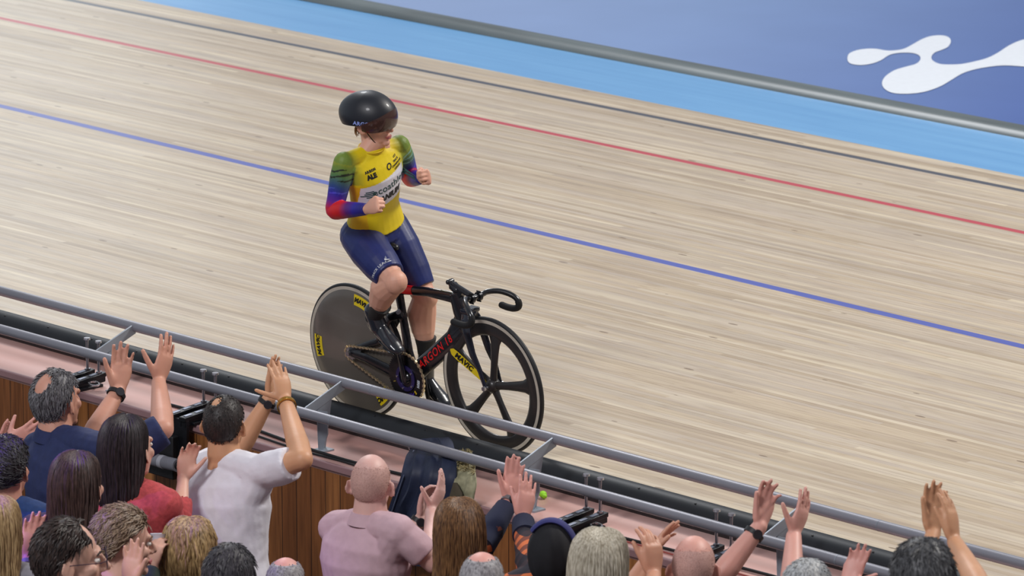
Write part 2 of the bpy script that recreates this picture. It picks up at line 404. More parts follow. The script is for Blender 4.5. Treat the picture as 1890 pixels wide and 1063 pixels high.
for i, (y0, y1, z) in enumerate([(-2.75, DE, FZ[0]), (-3.65, -2.75, FZ[1]), (-7.0, -3.65, FZ[2])]):
    o = plane('floor_terrace', -12, 12, y0, y1, z, z, conc, 0.3); tag(o, kind='structure')

# ------------------------------------------------------------ rails, brackets, clamps, bolts, cables
rail_m = mat('rail_steel', (138, 138, 146), .42, .35, var=.10, scale=5, stretch=(.4, 1, 1))
gal = mat('bracket_galvanised', (150, 158, 168), .45, .35, var=.12, scale=9)
RF = (-0.42, 0.308); RN = (-0.685, 0.206); RR = 0.0255
for (y, z), nm, lab in ((RF, 'handrail', 'grey steel handrail nearest the track, running in front of the bicycle wheels'), (RN, 'handrail', 'grey steel handrail nearest the crowd, above the edge of the pink deck')):
    mb = MB(); mb.tube([(-14, y, z), (14, y, z)], RR, 24); o = mb.build(nm, rail_m); tag(o, lab, 'handrail', 'pair of handrails')
    for x in (-2.9, .05, 3.3):
        mj = MB(); mj.ring((x, y, z), (1, 0, 0), [(RR+.0006, -.002), (RR+.0006, .002), (RR-.002, .002), (RR-.002, -.002)], 24, (0, 1, 0)); mj.build('weld_seam', gal, o)
def bracket(x):
    e = empty('rail_bracket', (x, -0.55, 0), None, 'bracket', 'rail brackets')
    y1, z1 = RF; y0, z0 = RN
    a = Vector((0, y0+.012, z0+.012)); b = Vector((0, y1-.012, z1+.002)); mb = MB(); up_ = Vector((0, 0, .027)); d = (b-a).normalized(); nn = Vector((0, -d.z, d.y))
    mb.box((a+b)/2-Vector((0, -.55, 0))-nn*.012, Vector((.005, 0, 0)), d*(b-a).length/2, nn*.025); mb.build('cross_bar', gal, e, bevel=.002)
    mb = MB()
    # folded upright: a plate that narrows to the deck, with a flange turned along the rail
    for sx in (0,):
        mb.add([(-.004, -.05+.0, .205), (-.004, .045, .25), (-.004, .0, .0), (-.004, -.04, .0), (.004, -.05, .205), (.004, .045, .25), (.004, .0, .0), (.004, -.04, .0)],
               [(0, 1, 2, 3), (7, 6, 5, 4), (0, 4, 5, 1), (1, 5, 6, 2), (2, 6, 7, 3), (3, 7, 4, 0)])
        mb.add([(.0, -.046, .20), (.052, -.03, .20), (.052, -.03, .09), (.02, -.036, .0), (.0, -.042, .0), (.0, -.040, .20), (.052, -.024, .20), (.052, -.024, .09), (.02, -.03, .0), (.0, -.036, .0)],
               [(0, 1, 2, 3, 4), (9, 8, 7, 6, 5), (0, 5, 6, 1), (1, 6, 7, 2), (2, 7, 8, 3), (3, 8, 9, 4), (4, 9, 5, 0)])
    mb.build('upright', gal, e, smooth=False)
    mb = MB(); mb.box((.015, -.02, .004), (.035, 0, 0), (0, .035, 0), (0, 0, .004)); mb.build('foot_plate', gal, e, smooth=False)
    return e
labs = ['rail bracket left of the raised watch hand, far left of the frame', 'rail bracket to the right of the clapping hands of the man in white', 'rail bracket behind the raised hands of the brown haired woman', 'rail bracket between the two raised hands of the bald man on the right']
for x, lb in zip((-1.73, -0.155, 1.30, 2.86), labs): bracket(x)['label'] = lb
blk = mat('clamp_black', (30, 31, 36), .32, .5, var=.3, scale=25)
chrome = mat('bright_steel', (190, 190, 196), .25, .9, var=.05)
def clamp(x, lab):
    e = empty('deck_clamp', (x, -0.60, 0.0), lab, 'clamp', 'clamps bolted to the deck')
    for k, dx in enumerate((-.035, .035)):
        dx *= 1.3; mb = MB(); mb.box((dx, -.045, .045), (.024, 0, 0), (0, .125, .012), (0, 0, .011)); mb.box((dx-.018, -.045, .028), (.004, 0, 0), (0, .12, .012), (0, 0, .02)); mb.box((dx+.018, -.045, .028), (.004, 0, 0), (0, .12, .012), (0, 0, .02))
        o = mb.build('clamp_rail', blk, e, bevel=.003)
        for j in range(3):
            mb = MB(); mb.box((dx, -.13+j*.07, .0495+j*.0065), (.010, 0, 0), (0, .022, .002), (0, 0, .0015)); mb.build('slot', mat('slot_edge', (128, 134, 150), .35, .6), o, smooth=False)
        mb = MB(); mb.loft([((dx, .05, .04), (.0075, 0, 0), (0, .0075, 0)), ((dx, .05, .222), (.0075, 0, 0), (0, .0075, 0)), ((dx, .05, .223), (.017, 0, 0), (0, .017, 0)), ((dx, .05, .233), (.016, 0, 0), (0, .016, 0))], 14); mb.build('bolt', chrome, e)
        mb = MB(); mb.tube([(dx, .05, .058), (dx, .05, .074)], .015, 6); mb.build('nut', chrome, e, smooth=False)
    mb = MB(); mb.box((0, -.04, .008), (.085, 0, 0), (0, .085, 0), (0, 0, .008)); mb.build('base_plate', blk, e, bevel=.003)
    mb = MB(); mb.box((0, -.152, -.07), (.07, 0, 0), (0, .010, 0), (0, 0, .10)); mb.build('hook_plate', blk, e, bevel=.003)
    mb = MB(); mb.ring((.09, -.02, .03), (.2, 0, 1), [(.030, -.004), (.030, .004), (.022, .004), (.022, -.004)], 24); mb.build('ring_handle', chrome, e)
    return e
CLX = [onY(x, y, -0.55).x for x, y in ((172, 672), (387, 732), (1095, 930), (1336, 999))]
clamp(CLX[0], 'black metal clamp with two bolts on the deck behind the grey haired man')
clamp(CLX[1], 'black metal clamp on the deck just left of the man in the white shirt')
clamp(CLX[2], 'black metal clamp on the deck above the grey blonde haired woman')
clamp(CLX[3], 'black metal clamp on the deck behind the bald man raising both hands')
cab = mat('cable_black', (16, 16, 18), .5)
def cable(pts, r, lab, m=cab):
    mb = MB(); mb.tube([Vector(p) for p in pts], r, 8, 6); return tag(mb.build('cable', m), lab, 'cable')
cable([(-1.3, -.56, .008), (-.8, -.555, .008), (-.2, -.62, .008), (.2, -.63, .008), (.6, -.60, .008)], .0085, 'black cable on the deck between the man in white and the hanging navy jacket')
cable([(-.9, -.60, .007), (-.3, -.66, .007), (.1, -.655, .007), (.42, -.675, .007)], .006, 'thin cable beside the thicker one on the deck left of the navy jacket')
cable([(1.62, -.57, .03), (1.85, -.62, .01), (2.2, -.61, .01), (2.8, -.58, .01), (3.6, -.57, .01)], .008, 'black cable curving along the deck to the right of the rightmost clamps')
cable([(1.70, -.66, .006), (2.1, -.645, .006), (2.6, -.65, .006), (3.4, -.66, .006)], .0045, 'thin red cable on the deck in front of the black one', mat('cable_red', (150, 70, 62), .5))
# ------------------------------------------------------------ bicycle (bike frame: x forward, y to the rider's left, z up)
LEAN = radians(5.3)
bike = empty('track_bicycle', (0, 0, 0), 'black track racing bicycle with a disc rear wheel, ridden along the wooden track', 'bicycle')
bike.rotation_euler = (LEAN, 0, 0)
BM = Matrix.Rotation(LEAN, 4, 'X'); BI = BM.inverted()
def onb(x, y, v):
    """a point seen at pixel x,y lying v metres to the left of the bike's middle plane, in bike coordinates"""
    d = BI @ ray(x, y); c = BI @ CP; return c + d*((v-c.y)/d.y)
carbon = mat('carbon_black', (17, 19, 25), .26, var=.35, scale=9, coat=.5)
carbon2 = mat('carbon_matt', (40, 38, 38), .38, var=.25, scale=5, coat=.15)
rubber = mat('tyre_rubber', (24, 25, 28), .55, var=.2, scale=30)
tan = mat('tyre_sidewall', (186, 178, 164), .6, var=.1)
yel = mat('decal_yellow', (226, 200, 24), .45, var=.03); ink = mat('decal_ink', (16, 16, 18), .5); redp = mat('frame_red', (214, 26, 30), .35, var=.05)
silver = mat('bike_silver', (172, 172, 178), .28, .9, var=.05)
RW = Vector((-.488, 0, .343)); FW = Vector((.478, 0, .343)); BB = Vector((-.088, 0, .288)); WR = .343
def tyre(c, parent):
    mb = MB(); R0 = WR-.0115; mb.ring(c, (0, 1, 0), [(R0+.0115*cos(a), .0115*sin(a)) for a in [2*pi*k/14 for k in range(14)]], 128)
    o = mb.build('tyre', rubber, parent)
    mb = MB(); mb.ring(c, (0, 1, 0), [(WR-.014, .0128), (WR-.030, .0128), (WR-.030, -.0128), (WR-.014, -.0128)], 128); mb.build('sidewall', tan, parent)
def arc_patch(c, side, r0, r1, a0, a1, n=16, y=.0):
    """curved sticker between radii r0..r1 and angles a0..a1 on the side of a wheel"""
    vs = []; fs = []
    for i in range(n+1):
        a = a0+(a1-a0)*i/n
        for j in range(4):
            r = r0+(r1-r0)*j/3; yy = y(r) if callable(y) else y
            vs.append(Vector((c.x+r*cos(a), c.y+side*yy, c.z+r*sin(a))))
    for i in range(n):
        for j in range(3): fs.append((i*4+j, i*4+j+1, (i+1)*4+j+1, (i+1)*4+j))
    return vs, fs
def arc_text(txt, size, c, side, r, a, y, bold=.001, space=1.1, shear=0.0):
    """lettering bent round a wheel, tops outward, reading clockwise from the rider's right"""
    vs, fs = text_mesh(txt, size, shear, bold, space); out = []
    for v in vs:
        rr = r+v.y; an = a-side*(-1)*(-1)*0 + (-v.x/r if side < 0 else v.x/r)
        # seen from -y (rider's right) with x to the right, clockwise means a decreasing angle
        yy = y(rr) if callable(y) else y
        out.append(Vector((c.x+rr*cos(an), c.y+side*yy, c.z+rr*sin(an))))
    return out, fs
def raw(name, vf, m, parent):
    me = bpy.data.meshes.new(name); me.from_pydata([tuple(v) for v in vf[0]], [], vf[1]); me.update(); me.materials.append(m)
    o = bpy.data.objects.new(name, me); COL.objects.link(o); o.parent = parent; return o
# rear disc wheel
rw = MB(); disc_y = lambda r: .011+.014*max(0, 1-r/.315)**.8
prof = [(.012, .030), (.03, .0245), (.10, disc_y(.10)), (.18, disc_y(.18)), (.25, disc_y(.25)), (.315, .0125), (.318, .010), (.318, -.010), (.315, -.0125), (.25, -disc_y(.25)), (.18, -disc_y(.18)), (.10, -disc_y(.10)), (.03, -.0245), (.012, -.030)]
rw.ring(RW, (0, 1, 0), prof, 128)
m_disc = mat('disc_carbon', (84, 78, 72), .34, rgb2=(102, 96, 88), scale=3.2, coat=.25, detail=2)
rear = rw.build('rear_wheel', m_disc, bike); tyre(RW, rear)
dy = lambda r: disc_y(r)+.0015
for k, a in enumerate((radians(74), radians(184), radians(-47))):
    raw('yellow_decal', arc_patch(RW, -1, .243, .300, a-.20, a+.20, 16, dy), yel, rear)
    raw('decal_lettering', arc_text('MAVIC', .033, RW, -1, .272, a, lambda r: dy(r)+.0015, .0022, 1.05, .25), ink, rear)
mb = MB(); mb.tube([RW+Vector((0, -.062, 0)), RW+Vector((0, .062, 0))], .0085, 12); mb.tube([RW+Vector((0, -.070, 0)), RW+Vector((0, -.056, 0))], .014, 6); mb.build('axle', silver, rear)
# front five-spoke wheel
fr = MB(); fr.ring(FW, (0, 1, 0), [(.318, .0115), (.300, .0135), (.265, .0125), (.252, .006), (.250, 0), (.252, -.006), (.265, -.0125), (.300, -.0135), (.318, -.0115)], 128)
front = fr.build('front_wheel', carbon2, bike); tyre(FW, front)
def spoke(a):
    e = Vector((cos(a), 0, sin(a))); tdir = Vector((-sin(a), 0, cos(a))); Yd = Vector((0, 1, 0)); mb = MB(); rings = []
    for r, w, th in ((.0, .022, .020), (.05, .020, .014), (.10, .021, .011), (.17, .025, .010), (.22, .031, .010), (.245, .042, .010), (.262, .058, .010), (.272, .07, .009)):
        rings.append((FW+e*r, tdir*w, Yd*th))
    mb.loft(rings, 14); return mb
for k in range(5):
    a = radians(81+72*k); sp_ = spoke(a).build('spoke', carbon2, front)
    if k == 1:
        tdir = Vector((-sin(a), 0, cos(a))); e = Vector((cos(a), 0, sin(a)))
        vs, fs = [], []
        for i, (r, w) in enumerate(((.03, .004), (.08, .0175), (.14, .019), (.20, .021), (.245, .022), (.285, .019), (.302, .004))):
            vs += [FW+e*r+tdir*w+Vector((0, -.0165, 0)), FW+e*r-tdir*w+Vector((0, -.0165, 0))]
        for i in range(6): fs.append((2*i, 2*i+1, 2*i+3, 2*i+2))
        raw('yellow_decal', (vs, fs), yel, sp_)
        tv, tf = text_mesh('MAVIC', .040, .25, .0018, 1.08)
        raw('decal_lettering', ([FW-e*(v.x-.215)*(1)*-1*-1+e*0+Vector((0, -.0185, 0))+Vector((sin(a), 0, -cos(a)))*(-1)*(-v.y)*(-1) for v in tv] if False else [FW+e*(.20-v.x)+Vector((sin(a), 0, -cos(a)))*v.y*1.0*-1*-1*(1)+Vector((0, -.0185, 0)) for v in tv], tf), ink, sp_)
mb = MB(); mb.ring(FW, (0, 1, 0), [(.008, .034), (.020, .032), (.034, .020), (.036, 0), (.034, -.020), (.020, -.032), (.008, -.034)], 32); hub = mb.build('hub', carbon2, front)
mb = MB(); mb.tube([FW+Vector((0, -.062, 0)), FW+Vector((0, .062, 0))], .007, 12); mb.tube([FW+Vector((0, -.069, 0)), FW+Vector((0, -.056, 0))], .012, 6); mb.build('axle', silver, front)
# frame
def aero(mb, pts, ws, ths, n=16):
    """aero tube: ws half depth in the bike plane, ths half thickness"""
    pts = [Vector(p) for p in pts]; rings = []
    for i, p in enumerate(pts):
        d = (pts[min(i+1, len(pts)-1)]-pts[max(i-1, 0)]).normalized(); y = Vector((0, 1, 0)); y = (y-d*y.dot(d)).normalized(); q = d.cross(y)
        rings.append((p, q*ws[i], y*ths[i]))
    mb.loft(rings, n)
HT = Vector((.262, 0, .765)); HB = Vector((.315, 0, .605)); SC = Vector((-.152, 0, .715))
mb = MB()
aero(mb, [HT+Vector((-.005, 0, .005)), (HT+HB)/2, HB+Vector((.004, 0, -.01))], [.042, .056, .046], [.021, .022, .023])
aero(mb, [HB+Vector((-.01, 0, .035)), HB*.75+BB*.25, HB*.3+BB*.7, BB], [.060, .050, .048, .048], [.019, .018, .020, .030])
aero(mb, [HT+Vector((-.0, 0, -.022)), HT*.5+SC*.5+Vector((0, 0, .0)), SC], [.030, .024, .024], [.018, .016, .016])
aero(mb, [BB, BB*.72+SC*.28+Vector((-.006, 0, 0)), BB*.3+SC*.7, SC, SC+Vector((-.012, 0, .03))], [.040, .030, .026, .030, .026], [.024, .016, .015, .016, .015])
mb.capsule(BB+Vector((0, -.034, 0)), BB+Vector((0, .034, 0)), .036, .036, 20)
for s in (-1, 1):
    aero(mb, [BB+Vector((-.03, .022*s, .002)), BB+Vector((-.12, .040*s, .012)), RW+Vector((.12, .052*s, -.005)), RW+Vector((-.006, .050*s, 0))], [.022, .030, .026, .018], [.010, .009, .008, .006], 12)
    aero(mb, [Vector((-.125, .012*s, .60)), Vector((-.19, .038*s, .575)), RW*.45+Vector((-.150, .05*s, .50))*.55+Vector((0, 0, 0)), RW+Vector((0, .050*s, .01))], [.026, .022, .021, .018], [.008, .007, .007, .006], 12)
frame = remeshed(mb, 'frame', .0042, 2, carbon, bike)
# red band on the top tube near the seat
mb = MB(); A_ = SC+Vector((.02, 0, .006)); B_ = SC+Vector((.11, 0, .014)); aero(mb, [A_, B_], [.0245, .0235], [.0185, .018]); mb.build('red_band', redp, frame)
dirv = (HB-BB).normalized(); nrm_up = Vector((-dirv.z, 0, dirv.x))
vf = text_mesh('ARGON 18', .056, .12, .0010, 1.15, .008)
raw_o = printed('frame_lettering', vf, BB*.52+HB*.48+Vector((0, -.0, 0.008)), dirv, nrm_up, redp, frame, onto=frame, lift=.0015)
vf = text_mesh('18', .034, 0, .001, 1.0, .006); std = (SC-BB).normalized(); printed('seat_tube_lettering', vf, BB*.62+SC*.38+Vector((-.003, 0, 0)), -std, Vector((-std.z, 0, std.x))*-1*-1, mat('white_ink', (205, 208, 212), .5), frame, onto=frame, lift=.0015)
vs_, fs_ = [], []
vs_.append(Vector((0, 0, 0)))
for k in range(16): vs_.append(Vector((.013*cos(2*pi*k/16), .013*sin(2*pi*k/16), 0)))
for k in range(16): fs_.append((0, 1+k, 1+(k+1) % 16))
printed('round_badge', (vs_, fs_), BB*.2+SC*.8+Vector((-.0, 0, -.02)), (1, 0, 0), (0, 0, 1), mat('badge_grey', (150, 155, 165), .4), frame, onto=frame, lift=.0015)
# fork
mb = MB(); CRN = Vector((.352, 0, .545)); mb.capsule(HB+Vector((.004, 0, .0)), CRN+Vector((0.01, 0, .17-.03)), .028, .024, 14)
for s in (-1, 1):
    aero(mb, [Vector((.335, .012*s, .70)), Vector((.352, .034*s, .66)), Vector((.372, .050*s, .60)), Vector((.405, .053*s, .50)), FW+Vector((-.03, .052*s, .08)), FW+Vector((0, .050*s, -.008))], [.030, .034, .030, .025, .018, .013], [.012, .013, .008, .007, .0065, .006], 12)
mb.box((.352, 0, .702), (.03, 0, 0), (0, .04, 0), (0, 0, .010))
fork = remeshed(mb, 'fork', .0042, 2, mat('fork_carbon', (24, 28, 42), .24, var=.2, scale=8, coat=.5), bike)
# stem and handlebar
CL = onb(877, 549, 0.0)
T0 = onb(832, 522, 0.0)
mb = MB(); mb.capsule(T0, CL+Vector((-.012, 0, .0)), .017, .017, 16, .8); mb.capsule(T0+Vector((-.004, -.012, .006)), T0+Vector((-.004, .012, .006)), .013, .013, 10)
mb.capsule(T0+Vector((.01, 0, -.008)), HT+Vector((.01, 0, .02)), .019, .024, 14); mb.box(T0+Vector((.045, 0, -.028)), (.035, 0, -.02), (0, .016, 0), (.01, 0, .014))
stem = mb.build('stem', carbon, bike)
for s in (-1, 1):
    mb = MB(); mb.ring(CL+Vector((0, s*.024, 0)), (0, 1, 0), [(.023, -.008), (.023, .008), (.015, .008), (.015, -.008)], 18)
    for dz in (-.02, .02): mb.tube([CL+Vector((.012, s*.024, dz*1.2)), CL+Vector((-.012, s*.024, dz*1.2))], .004, 6)
    mb.build('clamp', blk, stem)
barp = []
def half(s):
    return [CL+Vector(p) for p in ((0, 0, 0), (0.002, s*.045, .004), (.012, s*.072, .012), (.045, s*.108, .012), (.085, s*.135, 0.0), (.118, s*.150, -.018), (.135, s*.155, -.042), (.128, s*.158, -.066), (.095, s*.160, -.080), (.05, s*.160, -.082), (.015, s*.160, -.078))]
mb = MB()
for s in (-1, 1): mb.tube(half(s), .0135, 12, 5)
bar = mb.build('handlebar', mat('bar_carbon', (20, 22, 27), .28, var=.3, coat=.4), bike)
for s in (-1, 1):
    mb = MB(); h = catmull(half(s), 5); mb.tube(h[28:], .0165, 14)
    mb.capsule(h[-1], h[-1]+Vector((-.004, 0, 0)), .0165, .0165)
    mb.build('grip_tape', mat('grip_rubber', (16, 16, 18), .75, bump=.6, scale=220), bar)
# saddle and seatpost
SD = Vector((-.275, 0, .925))
mb = MB(); aero(mb, [SC+Vector((-.008, 0, .0)), SD+Vector((.01, 0, -.03))], [.026, .024], [.013, .012]); mb.build('seatpost', carbon, bike)
mb = MB(); mb.loft([(SD+Vector((x, 0, z)), Vector((0, w, 0)), Vector((0, 0, h))) for x, z, w, h in ((-.135, .022, .035, .008), (-.125, .022, .068, .018), (-.08, .020, .066, .022), (-.02, .014, .045, .022), (.04, .010, .028, .020), (.10, .008, .021, .018), (.135, .004, .016, .013), (.142, .001, .008, .006))], 20)
sdl = mb.build('saddle', mat('saddle_black', (22, 22, 25), .35, var=.1), bike)
for s in (-1, 1): mb = MB(); mb.tube([SD+Vector((-.1, s*.02, .0)), SD+Vector((-.06, s*.022, -.028)), SD+Vector((.03, s*.022, -.028)), SD+Vector((.10, s*.012, .0))], .0035, 8, 4); mb.build('saddle_rail', silver, sdl)
# crankset, chain, pedals
CRY = -.048; CH = BB+Vector((0, CRY, 0)); CA = radians(97)
cd = Vector((cos(CA), 0, sin(CA)))
mb = MB(); mb.ring(CH, (0, 1, 0), [(.112, .0018), (.122, .0010), (.122, -.0010), (.112, -.0018), (.040, -.0026), (.012, -.0026), (.012, .0026), (.040, .0026)], 120)
for k in range(58):
    a = 2*pi*k/58; e = Vector((cos(a), 0, sin(a))); t_ = Vector((-sin(a), 0, cos(a)))
    mb.box(CH+e*.124, e*.004, t_*.0022, Vector((0, .0009, 0)))
ring = mb.build('chainring', mat('chainring_black', (24, 24, 28), .3, .3, var=.2, coat=.3), bike)
for a0, col, tx, sz in ((110, (190, 34, 40), '18', .030), (200, (150, 130, 60), '1', .02), (-10, (190, 196, 205), 'SRM', .022), (-45, (214, 180, 40), 'S', .024), (-72, (70, 50, 150), 'A18', .032)):
    a = radians(a0); vf = text_mesh(tx, sz, 0, .0014); e = Vector((cos(a), 0, sin(a)))
    printed('ring_lettering', vf, CH+e*.088+Vector((0, -.003, 0)), (sin(a), 0, -cos(a)), e, mat('ring_ink_%d' % (a0 % 360), col, .4), ring, lift=.001)
mb = MB(); mb.ring(CH+Vector((0, -.006, 0)), (0, 1, 0), [(.066, .002), (.066, -.003), (.046, -.004), (.046, .002)], 48, )
mb.build('spider', mat('spider_violet', (58, 50, 104), .3, .5, var=.25, scale=14), ring)
for k in range(5):
    mb = MB(); a = 2*pi*k/5+.6; mb.tube([CH+Vector((.056*cos(a), -.014, .056*sin(a))), CH+Vector((.056*cos(a), .004, .056*sin(a)))], .0055, 10); mb.build('ring_bolt', silver, ring)
def crank(s):
    y0 = -.062 if s < 0 else .058; p0 = BB+Vector((0, y0, 0)); q = cd*(1 if s < 0 else -1); p1 = p0+q*.165+Vector((0, -.012*(1 if s < 0 else -1), 0))
    mb = MB(); mb.loft([(p0-q*.02, Vector((-q.z, 0, q.x))*.014, Vector((0, .007, 0))), (p0, Vector((-q.z, 0, q.x))*.021, Vector((0, .010, 0))), (p0*.5+p1*.5, Vector((-q.z, 0, q.x))*.014, Vector((0, .008, 0))), (p1, Vector((-q.z, 0, q.x))*.014, Vector((0, .007, 0))), (p1+q*.012, Vector((-q.z, 0, q.x))*.007, Vector((0, .005, 0)))], 14)
    c = mb.build('crank', carbon, bike)
    return p1, c
PRp, ckr = crank(-1); PLp, ckl = crank(1)
def pedal(p, s, ck, ang):
    e = Vector((cos(ang), 0, sin(ang))); u = Vector((-sin(ang), 0, cos(ang))); c = p+Vector((0, s*.048, 0))
    mb = MB(); mb.tube([p, c], .006, 10); mb.loft([(c-e*.035, Vector((0, .018, 0)), u*.006), (c-e*.02, Vector((0, .028, 0)), u*.010), (c+e*.02, Vector((0, .026, 0)), u*.010), (c+e*.04, Vector((0, .012, 0)), u*.005)], 12)
    mb.build('pedal', blk, bike); return c
FA_R = radians(-24); FA_L = radians(-30)
PRc = pedal(PRp, -1, ckr, FA_R); PLc = pedal(PLp, 1, ckl, FA_L)
mb = MB(); SP = RW+Vector((0, CRY, 0)); sprR = .034
mb.ring(SP, (0, 1, 0), [(sprR, .0012), (sprR, -.0012), (.012, -.003), (.012, .003)], 40); 
for k in range(16):
    a = 2*pi*k/16; e = Vector((cos(a), 0, sin(a))); mb.box(SP+e*(sprR+.002), e*.003, Vector((-sin(a), 0, cos(a)))*.002, Vector((0, .001, 0)))
mb.build('sprocket', silver, bike)
# chain: links round both sprockets
L = (CH-SP); dd = L.length; base = atan2(L.z, L.x); off = math.acos((.124-sprR)/dd); path = []
for k in range(0, 41):   # round the chainring from the top tangent to the bottom tangent
    a = base+pi-off; a1 = base-pi+off; a_ = (base+(pi-off)) ; t = k/40; an = (base+pi-off)+((base-pi+off)-(base+pi-off))*t; path.append(CH+Vector((cos(an), 0, sin(an)))*.124)
for k in range(0, 15):
    t = k/14; an = (base-pi+off)+(-2*(pi-(pi-off)))*t; path.append(SP+Vector((cos(an), 0, sin(an)))*(sprR+.002))
path.append(path[0])
cum = [0]
for i in range(1, len(path)): cum.append(cum[-1]+(path[i]-path[i-1]).length)
tot = cum[-1]; nl = int(tot/.0127); mb = MB()
def pt(s):
    s = s % tot
    for i in range(1, len(path)):
        if cum[i] >= s: return path[i-1].lerp(path[i], (s-cum[i-1])/max(1e-9, cum[i]-cum[i-1]))
    return path[-1]
for k in range(nl):
    a = pt(tot*k/nl); b_ = pt(tot*(k+1)/nl); w = .0052 if k % 2 else .0026
    d = (b_-a); q = Vector((-d.z, 0, d.x)).normalized()
    mb.box((a+b_)/2, d*.52, q*(.0056 if k % 2 else .0036), Vector((0, w, 0)))
mb.build('chain', mat('chain_gold', (206, 190, 156), .32, .8, var=.35, scale=160), bike, smooth=False)
# ------------------------------------------------------------ people: shared builders
SKIN = mat('skin_fair', (205, 150, 124), .5, rgb2=(216, 164, 138), scale=9, sss=.12, bump=.15)
def skin(rgb, nm):
    return mat('skin_'+nm, rgb, .5, var=.05, scale=9, sss=.12, bump=.1)
def head_parts(mb, H, f, l, u, s, neck=None, nr=.056, mouth_open=False, jaw=1.0):
    P = lambda a, b, c: H+(f*a+l*b+u*c)*s
    mb.ell(P(-.012, 0, .025), l*.074*s, f*.094*s, u*.100*s, 24, 16)
    mb.ell(P(.030, 0, -.030), l*.060*s, f*.060*s, u*.075*s, 20, 12)
    mb.ell(P(.034, 0, -.072), l*.049*s*jaw, f*.050*s, u*.034*s, 18, 10)
    mb.ell(P(.074, 0, -.094), l*.024*s, f*.019*s, u*.020*s, 14, 8)
    mb.capsule(P(.082, -.032, .026), P(.082, .032, .026), .0115*s, .0115*s)
    for b in (-1, 1): mb.ell(P(.060, b*.040, -.018), l*.022*s, f*.022*s, u*.022*s, 12, 8)
    mb.capsule(P(.088, 0, .018), P(.110, 0, -.022), .0075*s, .0125*s, 10); mb.capsule(P(.098, -.011, -.028), P(.098, .011, -.028), .0085*s, .0085*s, 10)
    mb.ell(P(.080, 0, -.060), l*.024*s, f*.018*s, u*.016*s, 12, 8)
    for b in (-1, 1):
        mb.ell(P(-.012, b*.086, -.004), (l*.008+f*.006*b*-1)*s, (f*.020-l*.010*b)*s, (u*.033-f*.006)*s, 12, 10)
        mb.ell(P(-.004, b*.076, -.026), l*.009*s, f*.011*s, u*.012*s, 10, 8)
    if neck is not None: mb.chain([P(-.022, 0, -.05), neck], [nr*s, nr*1.12*s], 18)
def face_children(H, f, l, u, s, parent, lips=(176, 96, 88), eyes=True, smile=False, brow=None):
    P = lambda a, b, c: H+(f*a+l*b+u*c)*s
    mb = MB()
    pts = [P(.088, -.024, -.058), P(.0975, -.011, -.0585), P(.0995, 0, -.0575), P(.0975, .011, -.0585), P(.088, .024, -.058)]
    mb.tube(pts, [.002*s, .0045*s, .005*s, .0045*s, .002*s], 8)
    pts = [P(.088, -.022, -.061), P(.096, -.010, -.067), P(.098, 0, -.068), P(.096, .010, -.067), P(.088, .022, -.061)]
    mb.tube(pts, [.002*s, .0045*s, .0055*s, .0045*s, .002*s], 8); mb.build('lips', mat('lips', lips, .45, var=.05), parent)
    if eyes:
        for b in (-1, 1):
            m2 = MB(); m2.ell(P(.079, b*.031, .008), l*.0125*s, f*.010*s, u*.0085*s, 12, 8); e = m2.build('eye', mat('eye_white', (222, 214, 206), .3), parent)
            m2 = MB(); m2.ell(P(.0875, b*.031, .008), l*.005*s, f*.0025*s, u*.005*s, 10, 6); m2.build('iris', mat('iris', (60, 42, 30), .25), e)
    if brow:
        mb = MB()
        for b in (-1, 1): mb.tube([P(.089, b*.016, .027), P(.089, b*.032, .033), P(.078, b*.048, .026)], [.003*s, .0045*s, .002*s], 8)
        mb.build('eyebrows', mat('brow_%d' % brow[0], brow, .8, var=.2), parent)

